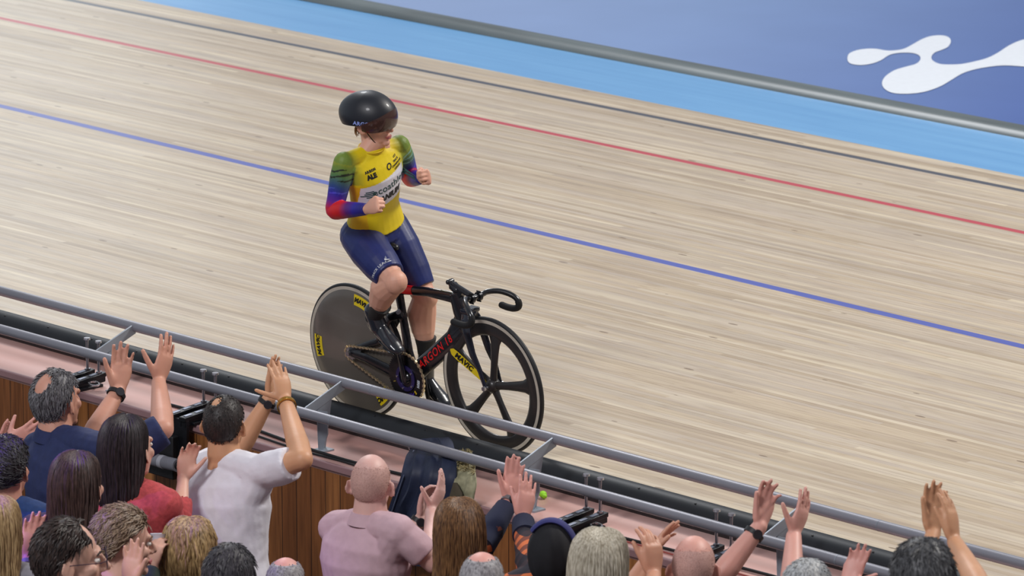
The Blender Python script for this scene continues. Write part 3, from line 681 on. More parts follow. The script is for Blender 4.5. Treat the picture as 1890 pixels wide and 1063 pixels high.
def hand(mb, wr, d, n, right, s=1.0, curl=(.10, .10, .12, .16), spread=.045, thumb=.75, tcurl=.15, fist=False):
    """palm and five fingers; d towards the fingertips, n out of the palm"""
    d = Vector(d).normalized(); n = Vector(n); n = (n-d*n.dot(d)).normalized(); t = d.cross(n)*(1 if right else -1)
    L = .092*s
    mb.loft([(wr-d*.012*s, t*.026*s, n*.017*s), (wr+d*.012*s, t*.028*s, n*.0165*s), (wr+d*.04*s+t*.002*s, t*.039*s, n*.0155*s), (wr+d*.07*s, t*.042*s, n*.0145*s), (wr+d*L, t*.040*s, n*.0115*s), (wr+d*(L+.007*s), t*.034*s, n*.007*s)], 20)
    mb.ell(wr+d*.036*s+t*.024*s+n*.006*s, t*.017*s, d*.030*s, n*.014*s, 12, 8)     # thumb mound
    lens = (.073, .081, .075, .058)
    for k in range(4):
        a = (1.5-k)*spread; base = wr+d*(L-(.002 if k != 3 else .010)*s-(.004*s if k == 0 else 0))+t*(.0292-.0195*k)*s
        dd = (d*cos(a)+t*sin(a)).normalized(); p = base-dd*.012*s; r = (.0088, .0092, .0087, .0076)[k]*s; ang = 0; fr = (.47, .30, .24); q = base
        cs = curl[k] if not isinstance(curl[k], tuple) else None
        mb.capsule(p, q, r*1.05, r*1.05, 10)
        for j in range(3):
            ang += (curl[k] if cs is not None else curl[k][j]); e = dd*cos(ang)+n*sin(ang)
            q2 = q+e*lens[k]*s*fr[j]; mb.capsule(q, q2, r*(1-.07*j), r*(1-.07*(j+1)), 10); q = q2
    if fist:
        b0 = wr+d*.022*s+t*.026*s+n*.008*s; b1 = wr+d*.055*s+t*.044*s+n*.018*s; b2 = wr+d*.066*s+t*.030*s+n*.040*s; b3 = wr+d*.062*s+t*.004*s+n*.044*s
        mb.chain([b0, b1, b2, b3], [.014*s, .0115*s, .0105*s, .0088*s], 10)
    else:
        e = (d*cos(thumb)+t*sin(thumb)+n*.25).normalized(); b0 = wr+d*.022*s+t*.022*s+n*.004*s; b1 = b0+e*.040*s
        e2 = (e+(d*1.0+n*.4)*tcurl).normalized(); b2 = b1+e2*.032*s; e3 = (e2+(d+n*.5)*tcurl).normalized(); b3 = b2+e3*.024*s
        mb.chain([b0, b1, b2, b3], [.0145*s, .0115*s, .0100*s, .0082*s], 10)

# ------------------------------------------------------------ rider
rider = empty('person', (0, 0, 0), 'cyclist in yellow jersey with rainbow sleeves and black helmet, sitting up with clenched fists', 'person')
rider.rotation_euler = (LEAN, 0, 0)
rs = skin((218, 164, 140), 'rider'); sk_face = rs
hipR = Vector((-.305, -.092, .985)); hipL = Vector((-.285, .092, .990))
shR = onb(635, 299, -.235); shL = onb(737, 268, .10)
elR = onb(617, 388, -.29); wrR = onb(676, 386, -.32)
elL = onb(757, 328, .225); wrL = onb(778, 329, .10)
knR = onb(728, 520, -.165); anR = onb(690, 584, -.125)
knL = onb(784, 548, .105); anL = onb(786, 655, .115)
nk = onb(689, 268, -.062); H = onb(688, 226, -.055)
for nm, a, b in (('uaR', shR, elR), ('faR', elR, wrR), ('uaL', shL, elL), ('faL', elL, wrL), ('thR', hipR, knR), ('clR', knR, anR), ('thL', hipL, knL), ('clL', knL, anL), ('torso', (hipR+hipL)/2, (shR+shL)/2), ('neck', nk, H)):
    print('LEN', nm, round((a-b).length, 3))
pel = (hipR+hipL)/2
tu = ((shR+shL)/2-pel); tl = tu.length; tu = tu.normalized(); l0 = Vector((0, 1, 0)); l1 = (shL-shR).normalized(); l1 = (l1-tu*l1.dot(tu)).normalized()
tf = l1.cross(tu)
def torso_rings(g=0.0):
    R = []
    for h, rx, ry, fo in ((-.20, .085, .075, .0), (-.13, .150, .115, 0), (0.0, .172, .128, .0), (.16, .155, .112, .006), (.36, .128, .096, .012), (.58, .136, .104, .016), (.78, .158, .104, .014), (.91, .164, .088, .006), (1.0, .140, .070, .0), (1.06, .085, .058, .0), (1.10, .062, .053, .0)):
        ll = (l0*(1-min(1, max(0, h)))+l1*min(1, max(0, h))); ll = (ll-tu*ll.dot(tu)).normalized(); ff = ll.cross(tu)
        R.append((pel+tu*h*tl+ff*fo, ll*(rx+g), ff*(ry+g)))
    return R
def arm_pts(a, b, c, g=0.0):
    m1 = a.lerp(b, .35); m2 = b.lerp(c, .25); return [a, m1, a.lerp(b, .75), b, m2, b.lerp(c, .7), c], [.050+g, .053+g, .046+g, .041+g, .043+g, .034+g, .027+g]
def leg_pts(h, k, a, g=0.0):
    d = (k-h).normalized(); back = (a-k).normalized()
    return [h, h.lerp(k, .3), h.lerp(k, .65), h.lerp(k, .92)], [.092+g, .098+g, .088+g, .068+g]
mb = MB(); mb.loft(torso_rings(-.010), 24)
for a, b, c in ((shR, elR, wrR), (shL, elL, wrL)):
    p, r = arm_pts(a, b, c, -.006); mb.chain(p, r)
for h, k, a, sgn in ((hipR, knR, anR, -1), (hipL, knL, anL, 1)):
    p, r = leg_pts(h, k, a, -.008); mb.chain(p, r)
    d = (k-h).normalized(); cdn = (a-k).normalized(); back = Vector((-1, 0, 0)); back = (back-cdn*back.dot(cdn)).normalized()
    mb.capsule(h.lerp(k, .85), k, .062, .058); mb.ell(k+(-cdn+d).normalized()*.014, d.cross(cdn).normalized()*.058, (d-cdn).normalized()*.056, (d+cdn).normalized()*.060)
    cl = (a-k).length
    mb.chain([k, k+cdn*cl*.30+back*.024, k+cdn*cl*.55+back*.016, k+cdn*cl*.8+back*.004, a], [.058, .073, .060, .041, .034])
hf = Vector((cos(radians(7)), sin(radians(7)), 0)); HP = radians(17); hl = Vector((-hf.y, hf.x, 0)); hu = Vector((0, 0, 1))
tilt = Matrix.Rotation(HP, 3, hl); hf = tilt @ hf; hu = tilt @ hu
roll = Matrix.Rotation(radians(-4), 3, hf); hl = roll @ hl; hu = roll @ hu
vr = Matrix.Rotation(radians(16), 3, (BI.to_3x3() @ (-CF))); hf = vr @ hf; hl = vr @ hl; hu = vr @ hu
head_parts(mb, H, hf, hl, hu, .96, nk-tu*.01, .049)
mb.chain([nk+tu*.01, nk-tu*.03-l1*.05], [.052, .045]); mb.chain([nk+tu*.01, nk-tu*.03+l1*.05], [.052, .045])
# fists: fingers folded into the palm
FC = ((1.45, 1.55, .9),)*4
dR = (wrR-elR).normalized(); hand(mb, wrR+dR*.006, (dR*1.0+Vector((0.1, 0.05, .30))), iv(.45, -.15, -.55), True, .98, FC, .02, fist=True)
dL = (wrL-elL).normalized(); hand(mb, wrL+dL*.006, (dL*1.0+Vector((0.15, .15, .10))), iv(-.55, -.1, -.5), False, .98, FC, .02, fist=True)
body = remeshed(mb, 'body', .0042, 2, rs, rider)
face_children(H, hf, hl, hu, .96, rider, (176, 92, 92), True)
P = lambda a, b, c: H+(hf*a+hl*b+hu*c)*.96
mb = MB(); mb.ell(P(.097, 0, -.063), hl*.013, hf*.003, hu*.0028, 12, 6); mb.build('teeth', mat('teeth', (228, 222, 212), .3), rider)
# jersey
mb = MB(); R = [r for r in torso_rings(.0)][2:]; R[0] = (pel+tu*.10*tl+tf*.0, R[0][1]*.97, R[0][2]*.97)
mb.loft(R, 28)
for a, b, c in ((shR, elR, wrR), (shL, elL, wrL)):
    p, r = arm_pts(a, b, c, .001); pp = catmull(p, 4); rr = []
    for i in range(len(pp)):
        t = i/4; k = min(int(t), len(r)-2); rr.append(r[k]+(r[k+1]-r[k])*(t-k))
    mb.tube(pp, rr, 20); mb.capsule(a, p[1], r[0], r[1]); mb.capsule(a-tu*.004, (nk-tu*.030), .046, .042); mb.capsule(a-tu*.03, pel+tu*.80*tl, .050, .075)
jer = remeshed(mb, 'jersey', .0042, 3, None, rider)
def seg_t(p, pts):
    best = (9, 0); acc = 0; tot = sum((pts[i+1]-pts[i]).length for i in range(len(pts)-1))
    for i in range(len(pts)-1):
        ab = pts[i+1]-pts[i]; L = ab.length; t = max(0, min(1, (p-pts[i]).dot(ab)/L/L)); q = (pts[i]+ab*t-p).length
        if q < best[0]: best = (q, (acc+t*L)/tot)
        acc += L
    return best
def ramp(t, stops):
    for i in range(len(stops)-1):
        if t <= stops[i+1][0]:
            k = (t-stops[i][0])/(stops[i+1][0]-stops[i][0]); k = max(0, min(1, k)); return tuple(stops[i][1][j]*(1-k)+stops[i+1][1][j]*k for j in range(3))
    return stops[-1][1]
YEL = lin((232, 206, 14)); WHT = lin((226, 226, 236)); YEL_SHADE = lin((234, 186, 22))
SL = [(0.0, lin((150, 156, 40))), (.04, lin((116, 140, 50))), (.13, lin((80, 120, 70))), (.23, lin((40, 70, 130))), (.30, lin((46, 36, 160))), (.38, lin((100, 32, 150))), (.46, lin((196, 24, 60))), (.56, lin((214, 20, 24))), (.66, lin((200, 18, 32))), (.76, lin((90, 24, 110))), (.86, lin((40, 30, 150))), (1.0, lin((34, 30, 120)))]
me = jer.data; ca = me.color_attributes.new('Dye', 'FLOAT_COLOR', 'POINT'); buf = []
for v in me.vertices:
    p = v.co; a = seg_t(p, [shR, elR, wrR]); b = seg_t(p, [shL, elL, wrL]); side = -1
    if b[0] < a[0]: a = b; side = 1
    rel = p-pel; h = rel.dot(tu)/tl; la = rel.dot(l1); fr_ = rel.dot(tf)
    armness = (a[0] < .062) and (a[1] > .004) and (abs(la) > .135+.0*h or a[1] > .2)
    if armness:
        t = a[1]; c = ramp(t+.012*sin(60*fr_), SL)
        # fine contour lines near the shoulder and above the elbow
        ph = (t*115+2.2*sin(fr_*46+side)+1.6*cos(la*38))
        if .05 < t < .17 and sin(ph) > .55: c = lin((30, 40, 20)) if side < 0 else lin((120, 170, 150))
        if .24 < t < .30 and sin(ph) > .75: c = tuple(min(1, x*1.7+.03) for x in c)
    else:
        c = YEL
        lo = .49+la*.5; hi = .80+la*.45
        if lo < h < hi and fr_ > -.01 and abs(la) < .128: c = WHT
        elif fr_ > 0 and la < -.098 and h < .75: c = YEL_SHADE  # shade between arm and chest band, painted in as a more orange yellow
        k_ = max(0, min(1, (abs(la)-.10)/.06)) if h > .78 else 0
        if k_: c = tuple(c[j]*(1-k_)+SL[1][1][j]*k_ for j in range(3))
    buf += [c[0], c[1], c[2], 1.0]
ca.data.foreach_set('color', buf)
m, t, b_ = new_mat('jersey_dye'); at = N(t, 'ShaderNodeAttribute', attribute_name='Dye'); t.links.new(at.outputs['Color'], b_.inputs['Base Color']); b_.inputs['Roughness'].default_value = .55
nz = N(t, 'ShaderNodeTexNoise'); nz.inputs['Scale'].default_value = 26; tcn = N(t, 'ShaderNodeTexCoord'); t.links.new(tcn.outputs['Object'], nz.inputs['Vector']); bp = N(t, 'ShaderNodeBump'); bp.inputs['Strength'].default_value = .35; bp.inputs['Distance'].default_value = .004; t.links.new(nz.outputs[0], bp.inputs['Height']); t.links.new(bp.outputs[0], b_.inputs['Normal'])
me.materials.append(m)
# lettering on the chest
def onchest(h, la): return pel+tu*h*tl+l1*la+tf*.10
ct = (tu*1.0+l1*.10).normalized()
ex = (l1*1.0+tu*.16).normalized()
inkg = mat('jersey_ink_green', (38, 78, 78), .6); inkb = mat('jersey_ink', (26, 26, 28), .6)
printed('chest_lettering', text_mesh('ecoathlete', .052, 0, .0006, 1.05, .012), onchest(.705, .035), ex, tu, inkg, jer, onto=jer)
# round striped mark beside the words
vs, fs = [], []
for k, (w, y) in enumerate(((.018, .015), (.024, .005), (.024, -.005), (.018, -.015))):
    n0 = len(vs); x0 = -w if k != 2 else -w-.014
    for i in range(7): x = x0+(w-x0)*i/6; vs += [Vector((x, y-.0028, 0)), Vector((x, y+.0028, 0))]
    for i in range(6): fs.append((n0+2*i, n0+2*i+2, n0+2*i+3, n0+2*i+1))
printed('chest_mark', (vs, fs), onchest(.655, -.088), ex, tu, inkg, jer, onto=jer)
printed('chest_lettering', text_mesh('URANIUM', .040, .35, .0026, 1.05, .010), onchest(.575, -.01), ex, tu, inkb, jer, onto=jer)
printed('chest_lettering', text_mesh('ALE', .030, 0, .0022, .95, .008), onchest(.865, -.072), ex, tu, inkb, jer, onto=jer)
printed('chest_lettering', text_mesh('ARGON', .014, 0, .0012, 1.2, .008), onchest(.925, -.072), ex, tu, inkb, jer, onto=jer)
printed('chest_lettering', text_mesh('O', .040, .2, .0010, 1, .008), onchest(.90, .030), ex, tu, inkb, jer, onto=jer)
for k, w in enumerate(('UCI', 'TRACK', 'CHAMPIONS', 'LEAGUE')):
    printed('chest_lettering', text_mesh(w, .0125, 0, .0005, 1.0, .008), onchest(.965-.036*k, .085), ex, tu, inkb, jer, onto=jer)
# collar and zip
mb = MB(); mb.ring(pel+tu*1.075*tl, tu, [(.063, -.006), (.066, .006), (.060, .008), (.057, -.006)], 40); mb.build('collar', mat('collar_yellow', (214, 180, 20), .6), jer)
# shorts
mb = MB(); R = torso_rings(.003)[0:4]; R[3] = (pel+tu*.13*tl, R[3][1]*.96, R[3][2]*.94); mb.loft(R, 28)
for h, k, a in ((hipR, knR, anR), (hipL, knL, anL)):
    p, r = leg_pts(h, k, a, .003); pp = catmull(p[:], 4); rr = [r[min(int(i/4), 3)]+(r[min(int(i/4)+1, 3)]-r[min(int(i/4), 3)])*(i/4-int(i/4)) for i in range(len(pp))]
    q = int(len(pp)*.92); mb.tube(pp[:q+1], rr[:q+1], 22); mb.capsule(p[0], p[1], r[0], r[1])
shorts = remeshed(mb, 'shorts', .0042, 3, mat('shorts_navy', (26, 38, 98), .42, var=.12, scale=12, bump=.3, bdist=.004), rider)
d = (knR-hipR).normalized(); sd = Vector((.3, -1, 0)); sd = (sd-d*sd.dot(d)).normalized()
printed('shorts_lettering', text_mesh('TRACK LEAGUE', .017, 0, .0004, 1.1, .008), hipR.lerp(knR, .80)+sd*.05+Vector((0.02, 0, 0.03)), sd.cross(d)*1, d*-1, mat('white_ink', (205, 208, 212), .5), shorts, onto=shorts)
# socks
def sock(k, a, t0):
    c = (a-k).normalized(); L = (a-k).length; mb = MB(); pts = [k+c*L*t for t in (t0, (t0+1)/2, 1.0)]+[a+c*.02]; mb.tube(pts, [.054, .044, .039, .039], 20); return mb.build('sock', mat('sock_black', (26, 27, 28), .7, var=.1, bump=.3, scale=60), rider)
sock(knR, anR, .66); sock(knL, anL, .70)
def shoe(a, ball, ang, side):
    e = Vector((cos(ang), side*.03, sin(ang))).normalized(); y = Vector((0, 1, 0)); u = y.cross(e)*-1; u = e.cross(y)*-1
    if u.z < 0: u = -u
    mb = MB(); o = ball+u*.034
    mb.loft([(o-e*.172+u*.022, y*.010, u*.014), (o-e*.165+u*.016, y*.026, u*.034), (o-e*.13+u*.014, y*.032, u*.046), (o-e*.07+u*.008, y*.034, u*.042), (o-e*.02, y*.040, u*.034), (o+e*.03-u*.004, y*.043, u*.027), (o+e*.065-u*.008, y*.034, u*.019), (o+e*.082-u*.010, y*.014, u*.010)], 20)
    mb.chain([a+(a-(o-e*.11)).normalized()*.03, o-e*.105+u*.02], [.041, .043], 18)
    s_ = remeshed(mb, 'shoe', .004, 3, mat('shoe_cover', (28, 32, 40), .26, var=.2, scale=14, coat=.5, bump=.4, bdist=.004), rider)
    mb = MB(); mb.box(o-u*.030-e*.0, e*.06, y*.028, u*.004); mb.build('sole', carbon, s_, bevel=.003)
    return s_
shoe(anR, PRc+Vector((.0, .0, .008)), FA_R, -1); shoe(anL, PLc+Vector((.0, 0, .008)), FA_L, 1)
# helmet
def helmet_surface(name, m, parent, az0, az1, e_top, rimf, sc, naz=64, nel=20, thick=.006):
    C0 = P(-.020, 0, .038); vs = []; fs = []; closed = (az1-az0) >= 2*pi-1e-3; na = naz if closed else naz+1
    def pos(az, el, k):
        f_, l_ = cos(az), sin(az); rf = .152 if f_ > 0 else .158; back = max(0, -f_)
        z = sin(el)*(.120-.010*back*cos(el)); q = cos(el)
        return C0+(hf*(f_*q*rf*sc-.004)+hl*(l_*q*.116*sc*(1-.12*back))+hu*z*sc)*k
    for layer in (1.0, 1.0-thick/.11):
        for i in range(na):
            az = az0+(az1-az0)*i/naz; lo = rimf(az); hi = e_top(az) if callable(e_top) else e_top
            for j in range(nel+1): vs.append(pos(az, hi+(lo-hi)*j/nel, layer))
    M = na*(nel+1)
    for L in (0, 1):
        for i in range(naz):
            i2 = (i+1) % na
            for j in range(nel):
                q = (L*M+i*(nel+1)+j, L*M+i2*(nel+1)+j, L*M+i2*(nel+1)+j+1, L*M+i*(nel+1)+j+1); fs.append(q if L == 0 else q[::-1])
    for i in range(naz):
        i2 = (i+1) % na
        for j in (0, nel): fs.append((i*(nel+1)+j, i2*(nel+1)+j, M+i2*(nel+1)+j, M+i*(nel+1)+j))
    if not closed:
        for i in (0, na-1):
            for j in range(nel): fs.append((i*(nel+1)+j, i*(nel+1)+j+1, M+i*(nel+1)+j+1, M+i*(nel+1)+j))
    mb = MB(); mb.add(vs, fs); return mb.build(name, m, parent)
def rim(az):
    f_ = cos(az); return -.16+(.52*max(0, f_)**1.3)-.30*max(0, -f_)**1.2
hel = helmet_surface('helmet', mat('helmet_shell', (22, 25, 34), .46, var=.12, scale=6, coat=.12), rider, 0, 2*pi, pi/2-.02, rim, 1.0, 72, 24)
mv, tv, bv = new_mat('visor_smoke'); bv.inputs['Base Color'].default_value = (*lin((74, 50, 44)), 1); bv.inputs['Roughness'].default_value = .12; bv.inputs['Coat Weight'].default_value = .6; bv.inputs['Alpha'].default_value = .80
visor = helmet_surface('visor', mv, hel, -1.35, 1.35, lambda a: rim(a)+.05, lambda a: rim(a)-.66*(max(0, cos(a*1.1))**.5)-.06, 1.012, 48, 12, .003)
for nm_, p_ in (('chin', P(.08, 0, -.11)), ('top', P(-.02, 0, .158)), ('back', P(-.18, 0, .038)), ('front', P(.132, 0, .038)), ('nose', P(.11, 0, -.02))):
    w_ = BM @ p_; d_ = w_-CP; print('HEAD', nm_, round(W_/2+FPX*d_.dot(CR)/d_.dot(CF)), round(H_/2-FPX*d_.dot(CU)/d_.dot(CF)))
printed('helmet_lettering', text_mesh('ARGON 18', .026, .1, .0010, 1.1, .008), P(.055, -.05, .036)+hl*-.08, (hf*.75+hl*.45), hu+hl*.0, mat('white_blue_ink', (150, 168, 236), .4), hel, onto=hel, lift=.0012)
printed('helmet_lettering', text_mesh('POC', .020, .1, .0008, 1.1, .008), P(.10, -.02, .052), (hf*.3+hl*1.0)*1, hu, mat('helmet_ink', (8, 8, 10), .3), hel, onto=hel, lift=.0012)
# chin strap and hair tail under the helmet
mb = MB()
for b in (-1, 1): mb.tube([P(.0, b*.079, .0), P(.022, b*.072, -.04), P(.045, b*.045, -.090), P(.055, 0, -.112)], [.0035]*4, 6, 5, flat=((0, 1, 0), .5))
mb.build('chin_strap', cab, hel)
random.seed(5); mb = MB()
for k in range(60):
    a = random.uniform(-1, 1); st = P(-.078, a*.045, -.030+random.uniform(-.01, .01)); mb.tube([st, st-hu*.018-hf*.002+hl*random.uniform(-.006, .006), st-hu*(.022+random.uniform(0, .018))+hf*.006], [.0035, .0025, .0008], 5)
mb.build('hair', mat('hair_rider', (150, 112, 72), .6, var=.25, scale=90), rider)
# ------------------------------------------------------------ spectators
def sgn_hair(d, back=-.72, front=.50, side=.02):
    f = d[0]; pts = ((-1, back), (-.45, back*.8), (-.15, side-.12), (.05, side+.06), (.25, side+.22), (.55, front-.06), (1, front))
    for i in range(len(pts)-1):
        if f <= pts[i+1][0]: k = (f-pts[i][0])/(pts[i+1][0]-pts[i][0]); h = pts[i][1]*(1-k)+pts[i+1][1]*k; break
    else: h = front
    return d[2]-h
def hair_mat(nm, c1, c2, st=(1, 1, .15), sc=130):
    return mat('hair_'+nm, c1, .5, rgb2=c2, scale=sc, stretch=st, bump=.5, spec=.4, detail=3)
def cap(mb, H, f, l, u, s, off=.010, region=None, front=.5, bald=None, seed=0, lump=.004):
    """skull cap of hair: sinks under the skin outside the hair line"""
    C = H+(u*.022-f*.012)*s; rings = []; nu, nv = 40, 26; vs = []; fs = []
    for j in range(nv+1):
        t = pi*j/nv
        for i in range(nu):
            p = 2*pi*i/nu; d = Vector((sin(t)*cos(p), sin(t)*sin(p), cos(t)))
            g = region(d) if region else sgn_hair(d, front=front)
            if bald: g = min(g, (d-Vector(bald[0]).normalized()).length-bald[1])
            k = max(-1, min(1, g/.16)); o = off*(.35+.65*k) if k > 0 else .010*k-.001
            o += lump*noise.noise(d*6+Vector((seed, 0, 0)))*max(0, k)
            vs.append(C+(f*d.x*(.094+o)+l*d.y*(.074+o)+u*d.z*(.100+o))*s)
    for j in range(nv):
        for i in range(nu): fs.append((j*nu+i, j*nu+(i+1) % nu, (j+1)*nu+(i+1) % nu, (j+1)*nu+i))
    mb.add(vs, fs)
def tufts(mb, H, f, l, u, s, n, length, lift, off=.006, front=.5, bald=None, seed=1, r=.0022, curl=0, comb=None, sparse=None):
    rnd = random.Random(seed); C = H+(u*.022-f*.012)*s; k = 0; tries = 0
    while k < n and tries < n*12:
        tries += 1; z = rnd.uniform(-1, 1); p = rnd.uniform(0, 2*pi); q = sqrt(1-z*z); d = Vector((q*cos(p), q*sin(p), z))
        g = sgn_hair(d, front=front)
        if bald: g = min(g, (d-Vector(bald[0]).normalized()).length-bald[1]+rnd.uniform(-.04, .1))
        if g < .03: continue
        k += 1; nrm = (f*d.x+l*d.y+u*d.z).normalized(); p0 = C+(f*d.x*(.094+off)+l*d.y*(.074+off)+u*d.z*(.100+off))*s
        flow = (comb if comb is not None else (-f*.5-u*.8))+l*d.y*.6; flow = flow+Vector((rnd.uniform(-.35, .35), rnd.uniform(-.35, .35), rnd.uniform(-.3, .3))); flow = (flow-nrm*flow.dot(nrm)); flow = flow.normalized() if flow.length > .01 else l
        L = length*rnd.uniform(.6, 1.2)*s; e = (flow+nrm*lift).normalized()
        p1 = p0+e*L*.5; p2 = p1+(flow+nrm*(lift*.2)).normalized()*L*.5+Vector((rnd.uniform(-1, 1), rnd.uniform(-1, 1), rnd.uniform(-1, 1)))*L*curl
        mb.tube([p0-nrm*.003, p1, p2], [r*s*1.4, r*s, r*s*.3], 4)
def long_hair(mb, H, f, l, u, s, length, n=260, width=1.0, wave=0.0, seed=3, part=0.0, flare=1.0, open_=.9, r=.0042, curl=0.0):
    """hair falling from the crown: a solid fall plus loose locks lying on it"""
    rnd = random.Random(seed); C = H+(u*.022-f*.012)*s
    def cs(t):   # cross sections of the fall, t from 0 (crown) to 1 (tips); returns centre, half width, half depth
        return
    Zd = Vector((0, 0, 1)); fh = Vector((f.x, f.y, 0)).normalized(); lh = Vector((-fh.y, fh.x, 0))
    top = .100+.014; rings = []
    prof = ((1.04, .006, .008, -.006), (1.03, .020, .024, -.008), (.99, .038, .046, -.012), (.90, .056, .068, -.018), (.72, .072, .086, -.022), (.42, .082, .096, -.028), (.05, .086, .096, -.036), (-.35, .087, .086, -.044), (-.75, .087, .074, -.054), (-1.15, .088, .062, -.064))
    for z, a, b, fo in prof: rings.append((C+Zd*z*top*s+fh*fo*s*.9, lh*a*s*width, fh*b*s))
    zb = -1.15*top; m = 5
    for i in range(1, m+1):
        t = i/m; z = zb-(length+zb+.0)*t if length > -zb else zb; w = .088*(1+(flare-1)*t); rings.append((C+Zd*z*s+fh*(-.064-.004*t)*s, lh*w*s*width, fh*(.060-.022*t)*s))
    rings.append((rings[-1][0]-Zd*.008*s, rings[-1][1]*.7, rings[-1][2]*.5)); mb.loft(rings, 28)
    for k in range(n):
        a = rnd.uniform(-pi, pi); ca, sa = cos(a), sin(a)       # a=0 front
        if ca > open_*.62: continue
        ph = rnd.uniform(0, 6.28); end = rnd.uniform(.82, 1.03); pts = []; jit = rnd.uniform(.97, 1.035); tw = rnd.uniform(-.12, .12)
        for i, (c, ax, by) in enumerate(rings[:-1]):
            if i/(len(rings)-3) > end: break
            w = wave*sin(ph+i*1.5)*s*(i/len(rings)); aa = a+tw*i/len(rings)
            v = c+(ax*sin(aa)+by*cos(aa))*(jit+.012)
            pts.append(v+lh*w+fh*w*.5+Zd*rnd.uniform(-.004, .004)+Vector((rnd.uniform(-1, 1), rnd.uniform(-1, 1), 0))*curl*s)
        if len(pts) > 3:
            rr = [r*s*.5]+[r*s]*(len(pts)-3)+[r*s*.7, r*s*.2]; pp = catmull(pts, 2); r2 = []
            for i in range(len(pp)): t = i/2; q = min(int(t), len(rr)-2); r2.append(rr[q]+(rr[q+1]-rr[q])*(t-q))
            mb.tube(pp, r2, 5)
watch_black = mat('strap_black', (22, 22, 25), .5)
